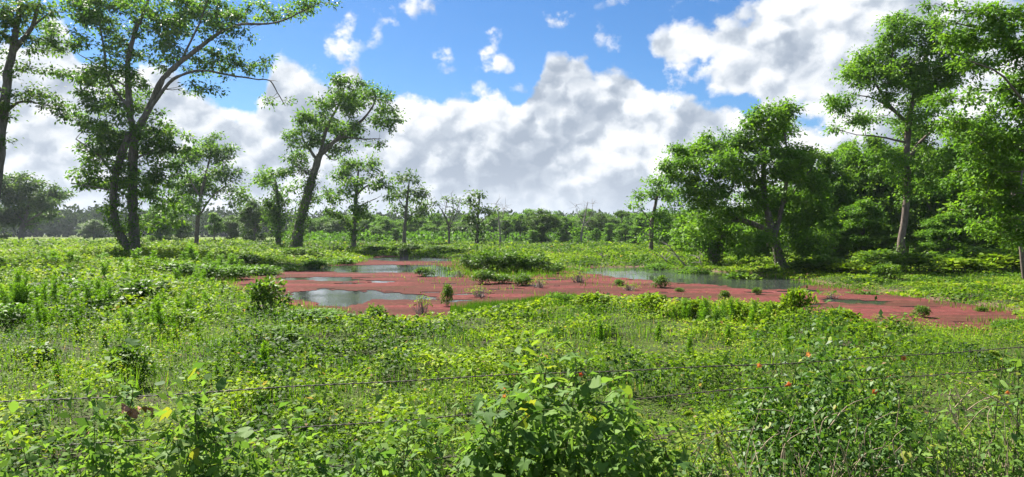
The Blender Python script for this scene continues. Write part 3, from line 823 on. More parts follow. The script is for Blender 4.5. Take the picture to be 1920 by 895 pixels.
    traced('slender_tree', 'slender pale trunked tree with level sprays at the far end of the woods', 'tree', 76, 1221,
        [[(1221, 482, .30), (1222, 425, .25), (1231, 370, .18), (1240, 322, .08)], [(1223, 420, .1), (1200, 390, .05)], [(1230, 375, .1), (1200, 362, .05)], [(1232, 365, .1), (1258, 350, .05)]],
        [(1246, 322, 18, 13), (1214, 345, 28, 11), (1198, 364, 24, 8), (1236, 368, 30, 20), (1194, 384, 17, 8), (1230, 408, 26, 20), (1252, 402, 28, 34), (1268, 360, 20, 26), (1240, 440, 30, 24), (1210, 440, 14, 18, .8)], .32, .8, 52, bark='pale_bark', mat='fresh')
    traced('tall_gum_tree', 'tallest tree by the bank, bare pinkish trunk under a high spreading crown', 'tree', 43, 1686,
        [[(1686, 508, .29), (1690, 450, .25), (1697, 390, .235), (1702, 340, .225), (1700, 295, .235), (1702, 225, .19), (1712, 170, .13), (1735, 100, .09), (1755, 50, .04)],
         [(1701, 310, .15), (1722, 270, .11), (1760, 238, .05)], [(1702, 235, .14), (1672, 200, .11), (1642, 160, .08), (1628, 115, .04)], [(1698, 262, .09), (1642, 256, .06), (1598, 253, .03), (1560, 244, .02)],
         [(1682, 218, .08), (1650, 185, .06), (1610, 172, .03)], [(1712, 180, .1), (1752, 150, .06), (1790, 130, .03)], [(1660, 185, .06), (1665, 110, .05), (1660, 50, .03)]],
        [(1660, 58, 36, 24, .9), (1640, 100, 42, 26, .9), (1600, 148, 42, 22), (1588, 178, 36, 16), (1650, 150, 48, 32, .9), (1700, 98, 55, 44, .9), (1742, 55, 46, 36), (1680, 182, 55, 30, .9), (1740, 158, 55, 46), (1712, 236, 52, 26, .9), (1768, 218, 46, 46),
         (1556, 242, 17, 11), (1664, 285, 32, 18, .7), (1722, 300, 42, 26), (1690, 335, 30, 16, .8), (1790, 115, 46, 46), (1630, 220, 24, 12, .6), (1740, 325, 46, 28), (1650, 300, 38, 26), (1690, 355, 30, 18, .8), (1770, 355, 40, 28, .9), (1620, 278, 30, 18, .7), (1620, 125, 40, 26), (1690, 60, 50, 36), (1600, 190, 34, 14, .8), (1650, 215, 50, 22, .8), (1760, 110, 50, 50), (1700, 140, 60, 40), (1780, 280, 40, 40, .8)],
        .19, .5, 60, mat='fresh', bark='pale_bark', ivy=(0, 1.6, 500, .3, .12), k_dens=1.5)
    traced('ash_tree', 'near tree cut off by the picture edge, long leafy branches hanging across the sky', 'tree', 23, 2075,
        [[(2075, 565, .33), (2060, 400, .28), (2045, 250, .24), (2032, 100, .2), (2022, -60, .13)], [(2048, 300, .12), (1962, 262, .09), (1890, 205, .06), (1830, 155, .035), (1762, 132, .02)],
         [(2042, 205, .11), (1952, 100, .08), (1880, 58, .05), (1800, 38, .025)], [(2034, 110, .1), (1905, 20, .06), (1790, 12, .025)], [(2052, 350, .1), (1962, 332, .07), (1880, 322, .045), (1842, 352, .02)], [(1962, 262, .05), (1920, 290, .04), (1850, 270, .02)]],
        [(1890, 38, 60, 24, .9), (1835, 28, 50, 16, .8), (1885, 108, 55, 20, .9), (1800, 132, 45, 13, .9), (1885, 188, 60, 40), (1835, 228, 46, 24), (1890, 268, 50, 40), (1850, 318, 55, 30), (1905, 375, 40, 36), (1985, 190, 70, 110), (2000, 50, 80, 80), (1995, 350, 70, 70), (1770, 10, 40, 14, .7), (1830, 80, 40, 14, .6), (1900, 150, 50, 30), (1860, 60, 60, 26, .8), (1870, 235, 50, 30), (1820, 180, 40, 18, .8), (1900, 320, 50, 40), (1870, 420, 40, 26, .8), (1800, 70, 44, 26), (1780, 190, 34, 30, .8), (1820, 260, 46, 36), (1850, 330, 50, 40), (1900, 440, 50, 40), (1890, 90, 50, 40), (1820, 380, 34, 28, .8), (1930, 260, 50, 70)],
        .135, .30, 44, mat='fresh', k_dens=1.6)
    traced('leaning_sapling', 'slim pale leaning trunk with a few leaves at the woodland edge', 'tree', 31, 1922,
        [[(1922, 535, .10), (1912, 450, .085), (1898, 380, .07), (1886, 320, .05), (1884, 280, .025)], [(1896, 370, .04), (1925, 330, .02)]],
        [(1884, 295, 30, 20, .7), (1925, 325, 25, 18, .7), (1900, 420, 20, 24, .4)], .16, .35, 44, mat='fresh', bark='pale_bark')
    # the two dead, creeper hung trees of the far row
    traced('dead_tree', 'bare grey dead tree with pale creeper climbing it, in the far row', 'tree', 120, 1090,
        [[(1088, 474, .3), (1091, 435, .22), (1098, 400, .12), (1102, 378, .04)], [(1092, 430, .1), (1108, 405, .06), (1112, 382, .02)], [(1094, 420, .1), (1082, 398, .05), (1080, 384, .02)]],
        [(1086, 425, 13, 14, .9), (1082, 448, 14, 16)], .45, .9, 34, bare=60, bark='dead_wood', mat='fresh')
    traced('dead_snag', 'thin bare snag between the tiered dark tree and the far round trees', 'tree', 118, 938,
        [[(938, 470, .22), (937, 430, .15), (934, 400, .08), (930, 382, .03)], [(937, 425, .08), (944, 402, .04), (947, 386, .02)]], [(936, 440, 9, 9, .3)], .42, .8, 20, bare=60, bark='dead_wood')
hero_trees()

# ------------------------------------------------------------------ background trees, built once per kind and copied
def proto(kind):
    """crown masses and limbs of a tree of height 10 m and about 8 m spread"""
    def tr(*p): return np.array(p, float)
    if kind == 'broad':
        L = [tr((0, 0, -.1, .28), (.1, 0, 2, .23), (0, .1, 4, .19), (.1, 0, 7, .09)), tr((.05, 0, 2.4, .13), (-1.4, .4, 4.2, .09), (-2.6, .5, 5.2, .04)), tr((.05, 0, 2.8, .13), (1.5, -.5, 4.6, .09), (2.8, -.4, 5.8, .04)),
             tr((.05, .1, 3.2, .12), (.2, 1.6, 5, .08), (.3, 2.4, 6, .04)), tr((.05, .1, 3.4, .12), (-.2, -1.6, 5.2, .08), (-.3, -2.5, 6, .04))]
        B = [(0, 0, 8.6, 2.0, 2, 1.3, 1), (-2, .3, 7, 1.8, 1.8, 1.3, 1), (2, -.3, 7.2, 1.9, 1.9, 1.3, 1), (.2, 2, 6.4, 1.9, 1.6, 1.4, 1), (-.2, -2, 6.6, 1.9, 1.6, 1.4, 1), (-3, 0, 5, 1.2, 1.4, 1, 1), (3.1, 0, 5.4, 1.2, 1.4, 1, 1), (0, 0, 5, 2.6, 2.6, 1.4, .8), (-1.8, -1, 3.6, 1.6, 1.4, 1.0, .9), (1.9, -.8, 3.4, 1.6, 1.4, 1.0, .9), (0, -1, 2.4, 1.8, 1.3, .9, .8), (-1.9, 0, 1.6, 1.4, 1.3, 1.0, .9), (1.7, -.3, 1.4, 1.5, 1.3, 1.0, .9)]
    elif kind == 'tall':
        L = [tr((0, 0, -.1, .2), (.1, 0, 3, .17), (-.1, .1, 6, .12), (.1, 0, 8.8, .04)), tr((0, 0, 4, .08), (1.2, .3, 5.4, .03)), tr((0, 0, 5, .08), (-1.3, -.2, 6.4, .03)), tr((0, 0, 3.2, .07), (-1.1, .5, 4.4, .03)), tr((0, 0, 6, .07), (.9, -.4, 7.4, .03))]
        B = [(.1, 0, 9, 1.0, 1, .9, 1), (-.8, 0, 7.8, 1.0, 1.1, .9, 1), (.9, .2, 7.3, 1.2, 1.1, .9, 1), (-1.2, -.2, 6.2, 1.1, 1.2, .9, 1), (1.2, .3, 5.5, 1.1, 1.1, .9, .9), (-1.1, .5, 4.5, 1.1, 1.1, .8, .9), (0, 0, 5.2, 1.1, 1.3, 1, .8), (.5, -.6, 3.8, 1.0, 1, .8, .7)]
    elif kind == 'umbrella':
        L = [tr((0, 0, -.1, .2), (.1, 0, 4, .16), (-.2, .1, 7.4, .11), (0, 0, 9, .05)), tr((-.2, 0, 7, .09), (-2, .2, 8.6, .03)), tr((-.1, 0, 7.2, .09), (2.1, -.2, 8.8, .03))]
        B = [(0, 0, 9.4, 1.6, 1.5, .5, 1), (-2, .2, 8.8, 1.3, 1.3, .45, 1), (2.1, -.2, 8.9, 1.3, 1.3, .45, 1), (.4, .3, 8.2, 1.2, 1.2, .35, .6), (-.6, 0, 5.6, .7, .7, .4, .4)]
    elif kind == 'forest':
        L = [tr((0, 0, -.1, .22), (.1, 0, 3, .18), (.2, .1, 6, .12), (0, 0, 9, .04)), tr((.1, 0, 3, .09), (1.7, -.8, 5, .03)), tr((.1, 0, 4, .09), (-1.6, -.8, 5.6, .03)), tr((.1, 0, 2, .08), (.6, -1.8, 3.2, .03)), tr((.1, 0, 2.4, .08), (-1.2, 1.6, 4, .03))]
        B = [(.2, 0, 9.1, 1.2, 1.2, .9, 1), (-1, .2, 7.9, 1.4, 1.4, .9, 1), (1.2, -.3, 7.5, 1.5, 1.4, 1, 1), (-1.7, -.6, 6, 1.4, 1.4, .9, 1), (1.9, -.6, 5.4, 1.4, 1.4, .9, 1), (0, -1.6, 6.4, 1.4, 1.1, 1, 1), (.6, -1.9, 4.2, 1.5, 1.1, .9, 1), (-1.5, -1.1, 3.8, 1.3, 1.2, .9, 1), (.2, .8, 5, 2, 1.6, 1.8, .8),
             (1.8, -.8, 2.9, 1.2, 1.1, .9, .9), (-1, -1.5, 2.0, 1.3, 1.0, .8, .9), (.8, -1.2, 1.4, 1.4, 1, .8, .9), (-2, 0, 2.4, 1.0, 1, 1, .8)]
    else:                                   # 'ivied': a pillar of creeper
        L = [tr((0, 0, -.1, .2), (.15, 0, 3, .16), (-.1, .1, 6, .11), (.1, 0, 9.4, .04)), tr((0, 0, 5, .08), (.9, .2, 6.6, .03)), tr((0, 0, 4, .08), (-.9, -.2, 5.6, .03))]
        B = [(0, 0, 9, .9, .9, .9, 1), (.1, 0, 7.4, 1.2, 1.1, 1, 1), (-.5, 0, 5.8, 1.2, 1.1, 1, 1), (.4, 0, 4.2, 1.1, 1.1, 1, 1), (-.2, 0, 2.6, 1.2, 1.1, 1, 1), (.2, 0, 1.1, 1.3, 1.2, .9, 1)]
    return L, B

PROTO = {}
def bg_tree(kind, mat, leaf, px, top_py, D, wid_px, label, group, name, rz=None, ref=10.0):
    reseed(label)
    x = (px - 960) / F * D
    z = gz1(x, D)
    h = EYE - (top_py - HY) / F * D - z
    w = wid_px / F * D
    full = {'broad': 8.0, 'tall': 4.6, 'umbrella': 6.4, 'forest': 6.4, 'ivied': 3.2}[kind]
    sc = (w / full, w / full, h / ref)
    rz = (rnd() - .5) * 5.0 if rz is None else rz
    if kind in ('forest', 'ivied') : rz = (rnd() - .5) * 1.6
    key = (kind, mat, leaf, name)
    cat = 'tree'
    if key not in PROTO:
        t = thing(name, label, cat, (x, D, z), rz, group)
        L, B = proto(kind)
        dens = {'forest': (.50, 52, 2.0), 'broad': (.62, 44, 1.4), 'tall': (.46, 42, 1.5), 'umbrella': (.42, 44, 1.5), 'ivied': (.42, 44, 1.6)}[kind]
        grow(name, L, B, leaf, dens[0], dens[1], M[mat], M['bark'], dens[2], parent=t)
        t.scale = sc
        PROTO[key] = t
    else:
        t = dup(PROTO[key], (x, D, z), rz, sc, label, group)
    return t

BACK = ['back row tree just right of the leaning trunk', 'back row tree left of the open branched tree', 'back row tree right behind the open branched trunk', 'back row tree past the open branched trunk', 'back row tree at the head of the channel', 'back row tree behind the upright oak trunk', 'back row tree right of the upright oak trunk',
        'back row tree left of the half bare tree', 'back row tree right behind the half bare tree', 'back row tree left of the tiered dark tree', 'back row tree right of the tiered dark tree', 'back row tree behind the thin bare snag', 'back row tree right of the thin bare snag', 'back row tree left of the roundest dark tree', 'back row tree right of the roundest dark tree',
        'back row tree left of the dead creeper hung tree', 'back row tree right behind the dead creeper hung tree', 'back row tree left of the flat topped lone tree', 'back row tree under the flat topped lone tree', 'back row tree right of the flat topped lone tree', 'back row tree left of the slender pale trunk', 'back row tree right of the slender pale trunk', 'back row tree left of the dark thicket', 'back row tree behind the dark thicket']
def background():
    g = 'trees in the far row beyond the pond'
    W = [  # kind, material, leaf, px, top, D, width, label
        ('broad', 'oak_dark', .34, 1018, 391, 126, 84, 'roundest and darkest tree of the far row, on a short trunk'),
        ('tall', 'oak', .30, 975, 402, 150, 42, 'light topped tree just beside the roundest dark tree of the far row'),
        ('tall', 'oak', .30, 948, 411, 148, 38, 'small leafy tree behind the thin bare snag'),
        ('broad', 'oak', .34, 1062, 404, 152, 56, 'mid green tree in the gap beside the dead creeper hung tree'),
        ('broad', 'oak_dark', .34, 1122, 398, 156, 62, 'dark broad tree behind the bare top of the dead creeper hung tree'),
        ('ivied', 'fresh', .26, 1142, 418, 132, 26, 'pale pillar of creeper beneath the flat topped lone tree'),
        ('umbrella', 'oak_dark', .30, 1166, 395, 138, 46, 'lone flat topped tree lifting above the far row'),
        ('broad', 'oak', .34, 1172, 418, 134, 46, 'low bushy tree at the foot of the flat topped lone tree'),
        ('ivied', 'fresh', .26, 1192, 424, 108, 30, 'bright green columnar tree left of the slender pale trunk'),
        ('tall', 'fresh', .28, 1118, 428, 128, 26, 'short bright tree in front of the dark broad tree of the far row'),
        ('broad', 'oak', .34, 726, 408, 165, 52, 'grey green tree between the open branched tree and the upright oak'),
        ('ivied', 'fresh', .26, 742, 428, 150, 24, 'small yellowish tree at the upright oak foot'),
        ('broad', 'oak', .34, 806, 418, 168, 46, 'rounded tree between the upright oak and the half bare tree'),
        ('broad', 'oak_dark', .34, 866, 416, 170, 48, 'rounded tree behind the tiered dark tree'),
        ('tall', 'fresh', .28, 828, 434, 150, 24, 'small bright tree beneath the half bare tree'),
        ('broad', 'oak_dark', .34, 640, 404, 172, 78, 'wide dim tree behind the open branched tree'),
        ('broad', 'oak_dark', .34, 598, 418, 190, 56, 'low dim tree seen past the leaning trunk'),
        ('broad', 'oak_dark', .34, 478, 372, 132, 72, 'dark rounded tree left of the slim ivied tree'),
        ('broad', 'oak_dark', .34, 432, 404, 150, 60, 'low dark tree beside the dark rounded one, left of the slim ivied tree'),
        ('tall', 'oak', .30, 402, 398, 120, 34, 'narrow dark tree under the loose crowned tree'),
        ('broad', 'oak', .34, 300, 378, 122, 66, 'shadowy tree right behind the double trunked oak'),
        ('broad', 'oak_dark', .34, 338, 408, 140, 44, 'small tree showing just past the double trunked oak'),
        ('broad', 'oak_dark', .34, 176, 412, 210, 60, 'dim tree in the distance by the double trunked oak'),
        ('broad', 'oak_dark', .34, -10, 376, 150, 80, 'dark tree cut by the picture edge beside the round spreading oak'),
        ('tall', 'oak', .30, 1205, 398, 150, 40, 'leafy tree standing behind the slender pale trunk'),
        ('ivied', 'fresh', .26, 1000, 432, 118, 26, 'short shrubby tree at the foot of the roundest dark tree'),
        ('ivied', 'fresh', .26, 1056, 440, 122, 24, 'short shrubby tree between the round dark tree and the dead creeper hung tree'),
        ('ivied', 'fresh', .26, 1245, 436, 100, 40, 'bushy young tree on the far bank below the slender pale trunk'),
        ('broad', 'oak', .34, 912, 436, 150, 44, 'low tree behind the shrub island, left of the snag'),
        ('broad', 'oak', .34, 704, 424, 150, 40, 'low tree right of the open branched dark trunk'),
        ('broad', 'oak', .34, 560, 424, 170, 40, 'low tree half hidden by the leaning trunk'),
    ]
    # the back rank of the row, each tree placed between two that are easy to find
    for i, (px, top, wd) in enumerate([(575, 412, 46), (618, 404, 50), (668, 410, 44), (690, 402, 40), (718, 414, 44), (758, 418, 44), (784, 410, 48), (818, 408, 46), (846, 420, 40), (878, 410, 46), (922, 412, 44), (936, 402, 42), (962, 406, 46), (992, 400, 44), (1036, 402, 46),
                                        (1078, 408, 44), (1102, 400, 50), (1140, 408, 46), (1156, 414, 40), (1186, 408, 46), (1212, 404, 46), (1238, 400, 50), (1262, 410, 46), (1282, 398, 50)]):
        W.append(('broad', ('oak', 'fresh', 'oak')[i % 3], .34, px, top - 8, 176 + 4 * (i % 4), wd * 1.25, BACK[i]))
    for kind, mat, leaf, px, top, D, wd, lab in W:
        bg_tree(kind, mat, leaf, px, top, D, wd, lab, g, {'broad': 'broadleaf_tree', 'tall': 'narrow_tree', 'umbrella': 'flat_topped_tree', 'ivied': 'creeper_clad_tree'}[kind])
    g2 = 'trees of the wood on the bank'
    Fo = [(1548, 52, 285, 110, 'oak', 'woodland tree just past the sweeping limbed tree, its top below the cloud gap'), (1588, 57, 262, 120, 'fresh', 'tall woodland tree left of the bare pinkish trunk'),
          (1640, 55, 252, 130, 'oak', 'woodland tree whose crown closes behind the bare pinkish trunk, left side'), (1618, 48.5, 372, 96, 'fresh', 'young woodland tree left of the bare pinkish trunk, in front'),
          (1752, 52, 280, 124, 'oak', 'woodland tree right of the bare pinkish trunk'), (1808, 55, 250, 130, 'fresh', 'tall woodland tree second to the right of the bare pinkish trunk'),
          (1860, 51, 300, 120, 'oak', 'woodland tree behind the pale leaning sapling, left'), (1912, 54, 260, 130, 'fresh', 'woodland tree behind the pale leaning sapling'), (1972, 50, 240, 140, 'oak', 'woodland tree at the picture edge beyond the pale sapling'),
          (1776, 46.5, 398, 104, 'fresh', 'low spreading woodland tree right of the bare pinkish trunk, its leaf tiers sunlit'), (1842, 45.5, 412, 100, 'oak', 'low woodland tree in front, between the sunlit tiers and the pale sapling'),
          (1902, 46, 402, 96, 'fresh', 'low woodland tree under the pale leaning sapling'), (1562, 49, 404, 84, 'oak', 'low dark woodland tree right of the big tree at the water edge'), (1505, 53, 290, 110, 'oak', 'woodland tree hidden behind the big tree at the water edge'),
          (1700, 58, 330, 120, 'oak', 'woodland tree directly behind the bare pinkish trunk'), (1440, 56, 380, 100, 'oak', 'woodland tree seen under the limbs of the big water edge tree'), (1400, 60, 400, 90, 'fresh', 'woodland tree behind the sweeping low limb'),
          (1660, 47, 420, 70, 'oak', 'shrubby woodland tree at the foot of the bare pinkish trunk'), (2040, 47, 230, 150, 'oak', 'woodland tree just beyond the picture edge'), (1720, 66, 240, 140, 'oak', 'tallest woodland tree far behind the bare pinkish trunk'), (1850, 66, 225, 150, 'oak', 'tall woodland tree far behind the near hanging branches'),
          (1350, 66, 420, 80, 'oak', 'woodland tree behind the dark thicket on the pond bank'), (1480, 78, 350, 120, 'oak', 'deep woodland tree behind the upright boughs of the water edge tree'), (1570, 80, 330, 130, 'oak', 'deep woodland tree in the dark gap past the water edge tree'), (1640, 78, 320, 130, 'oak', 'deep woodland tree in the dark gap left of the bare pinkish trunk'),
          (1740, 80, 310, 140, 'oak', 'deep woodland tree in the dark gap right of the bare pinkish trunk'), (1820, 76, 310, 140, 'oak', 'deep woodland tree in the dark gap before the pale sapling'), (1890, 80, 300, 140, 'oak', 'deep woodland tree in the dark gap behind the pale sapling'), (1960, 74, 290, 150, 'oak', 'deep woodland tree at the picture edge behind the wood'), (1400, 84, 395, 110, 'oak', 'deep woodland tree seen low under the sweeping limb'),
          (1290, 70, 405, 70, 'fresh', 'woodland tree between the slender pale trunk and the dark thicket')]
    for px, D, top, wd, mat, lab in Fo:
        bg_tree('forest', mat, .26, px, top, D, wd, lab, g2, 'woodland_tree')
    reseed('far woods')
    # far woods that read as one mass
    V, T = [], []
    n_t = 420
    a = -0.92 + 1.72 * rnd(n_t)
    D = 330 + 90 * rnd(n_t)
    x0 = a * D; h = (9.0 + 5 * rnd(n_t) + 3.5 * ss(-a, .15, .6)) * D / 380
    r = 5.5 + 2.5 * rnd(n_t)
    q = 190
    ci = np.repeat(np.arange(n_t), q); n = len(ci)
    u = unit(gau(n, 3)) * rnd(n, 1) ** .3
    P = np.stack([x0[ci] + u[:, 0] * r[ci], D[ci] + u[:, 1] * r[ci], h[ci] * (.52 + .48 * u[:, 2])], -1)
    L = 1.9 * (.6 + .8 * rnd(n))
    V = leaf_quads(P, u + .5 * gau(n, 3), u + np.array([0, 0, .8]) + .5 * gau(n, 3), L, L * .7, .05, .1)
    quads = quads_obj('far_woods', V, M['far'], tint=np.clip(.2 + .5 * rnd(n_t)[ci] + .2 * rnd(n), 0, 1))
    tag(quads, 'hazy dark line of distant woods closing the pasture', kind='stuff')
background()

# ------------------------------------------------------------------ shrubs and tall weeds
def shrub_parts(parent, h, w, n, leaf, mat, stems=14, upright=0.0, stem_mat='stem', seed_lumps=9, hollow=.45):
    lc = unit(gau(seed_lumps, 3)); lc[:, 2] = np.abs(lc[:, 2]) * .9
    lc = lc * np.array([w * .32, w * .30, h * .42]) + np.array([0, 0, h * .34])
    ci = RNG.integers(0, seed_lumps, n)
    u = unit(gau(n, 3)) * rnd(n, 1) ** hollow
    P = lc[ci] + u * np.array([w * .24, w * .24, h * .24]); P[:, 2] = np.abs(P[:, 2]) + .02
    d = unit(u + np.array([0, 0, .2 + upright]) + .6 * gau(n, 3))
    nm = u + np.array([0, 0, 1.1]) + .5 * gau(n, 3)
    L = leaf * (.6 + .8 * rnd(n))
    quads_obj('foliage', leaf_quads(P, d, nm, L, L * (.4 + .2 * rnd(n)), .08, .15), M[mat], parent, np.clip(.15 + .4 * rnd(seed_lumps)[ci] + .35 * rnd(n), 0, .88))
    k = stems
    tip = lc[RNG.integers(0, seed_lumps, k)] + gau(k, 3) * .06 * w
    b = np.stack([gau(k) * .07 * w, gau(k) * .07 * w, np.full(k, -.04)], -1)
    P = np.stack([b, b + (tip - b) * .5 + gau(k, 3) * .03 * h, tip], 1)
    V, f = tubes(P, np.tile([.012, .009, .004], (k, 1)) * (.5 + .5 * h), 4)
    mesh('stems', V, f, M[stem_mat], parent, smooth=True)

def feather_parts(parent, k, h, spread, n_per):
    """a clump of feathery dog fennel like plumes"""
    Q, T, SP, SR = [], [], [], []
    for i in range(k):
        b = np.array([gau() * spread * .5, gau() * spread * .5, -.03]); hh = h * (.55 + .5 * rnd())
        tip = b + np.array([gau() * .12 * hh, gau() * .12 * hh, hh])
        mid = (b + tip) / 2 + gau(3) * .03
        SP.append([b, mid, tip]); SR.append([.008, .006, .002])
        n = n_per; t = rnd(n) ** .8
        p = b * ((1 - t) ** 2)[:, None] + 2 * mid * (t * (1 - t))[:, None] + tip * (t ** 2)[:, None]
        a = rnd(n) * 6.283
        d = np.stack([np.cos(a), np.sin(a), .9 + .5 * gau(n)], -1)
        L = .11 * h * (1.25 - .8 * t) * (.6 + .8 * rnd(n)) + .03
        Q.append(leaf_quads(p, d, gau(n, 3), L, L * .13 + .003, 0, .2)); T.append(np.clip(.2 + .5 * t + .2 * gau(n), 0, 1))
    quads_obj('plumes', np.concatenate(Q), M['fennel'], parent, np.concatenate(T))
    V, f = tubes(np.array(SP), np.array(SR), 4)
    mesh('stems', V, f, M['stem'], parent, smooth=True)

SHR = {}
def place_shrub(kind, px, py, w_px, h_px, label, cat, group=None, name=None, sink=0.03, zplane=0.0):
    x, D = at(px, py, zplane)
    z = gz1(x, D)
    if zplane < -.1: z = WZ
    w, h = w_px / F * D, h_px / F * D
    if 'island' in (name or ''): h *= 1.05
    nm = name or {'leafy': 'leafy_shrub', 'dark': 'dark_shrub', 'feather': 'feathery_weed', 'plume': 'feathery_weed', 'bright': 'bright_shrub', 'twiggy': 'twiggy_shrub'}[kind]
    key = (kind, nm)
    if key not in SHR:
        t = thing(nm, label, cat, (x, D, z - sink), rnd() * 6.28, group)
        if kind == 'leafy': shrub_parts(t, 1, 1, 900, .11, 'ivy')
        elif kind == 'dark': shrub_parts(t, 1, 1, 1200, .10, 'ivy' if nm == 'island_bush' else 'oak')
        elif kind == 'bright': shrub_parts(t, 1, 1, 800, .12, 'weeds', upright=.5)
        elif kind == 'twiggy': shrub_parts(t, 1, 1, 160, .07, 'weeds', stems=34, stem_mat='dead_wood', hollow=.9)
        elif kind == 'feather': feather_parts(t, 8, 1, .42, 200)
        elif kind == 'plume': feather_parts(t, 2, 1, .10, 260)
        t.scale = (w, w, h); SHR[key] = t
        return t
    return dup(SHR[key], (x, D, z - sink), rnd() * 6.28, (w, w, h), label, group)

LANDMARKS = [(275, 560, 'the shadowed leafy bush'), (508, 560, 'the bush at the pond tip'), (240, 690, 'the leafy young weed bush'), (20, 560, 'the dark feathery clump at the picture edge'), (620, 592, 'the low bush below the dark pool'),
             (1130, 615, 'the small dark clump in the pasture'), (1500, 580, 'the tall bright weed on the shore'), (1215, 570, 'the bright leafy clump on the near shore'), (1400, 590, 'the bright weeds by the little pond bush'), (330, 605, 'the leafy patch under the shadowed bush'),
             (520, 630, 'the dark leafy patch near the pond tip'), (60, 680, 'the leafy patch near the wire'), (420, 648, 'the small dark patch of the left pasture'), (240, 480, 'the double trunked oak'), (130, 545, 'the dark bush in the feathery weeds'), (392, 510, 'the dark bush beyond the oak shade'),
             (1050, 560, 'the dark bush on the jutting shore'), (1050, 720, 'the vine mound'), (1560, 700, 'the creeper bush'), (300, 800, 'the oval leaved bush'), (705, 600, 'the small bush by the dark pool')]
USED = set()
def beside(noun, px, py):
    c = []
    for lx, ly, w in LANDMARKS:
        dx, dy = px - lx, py - ly
        side = ('left of' if dx < 0 else 'right of') if abs(dx) > 1.2 * abs(dy) else ('beyond' if dy < 0 else 'in front of')
        c.append((math.hypot(dx, 1.6 * dy), side, w))
    for d_, side, w in sorted(c):
        lab = f'{noun} {side} {w}'
        if lab not in USED:
            USED.add(lab); return lab

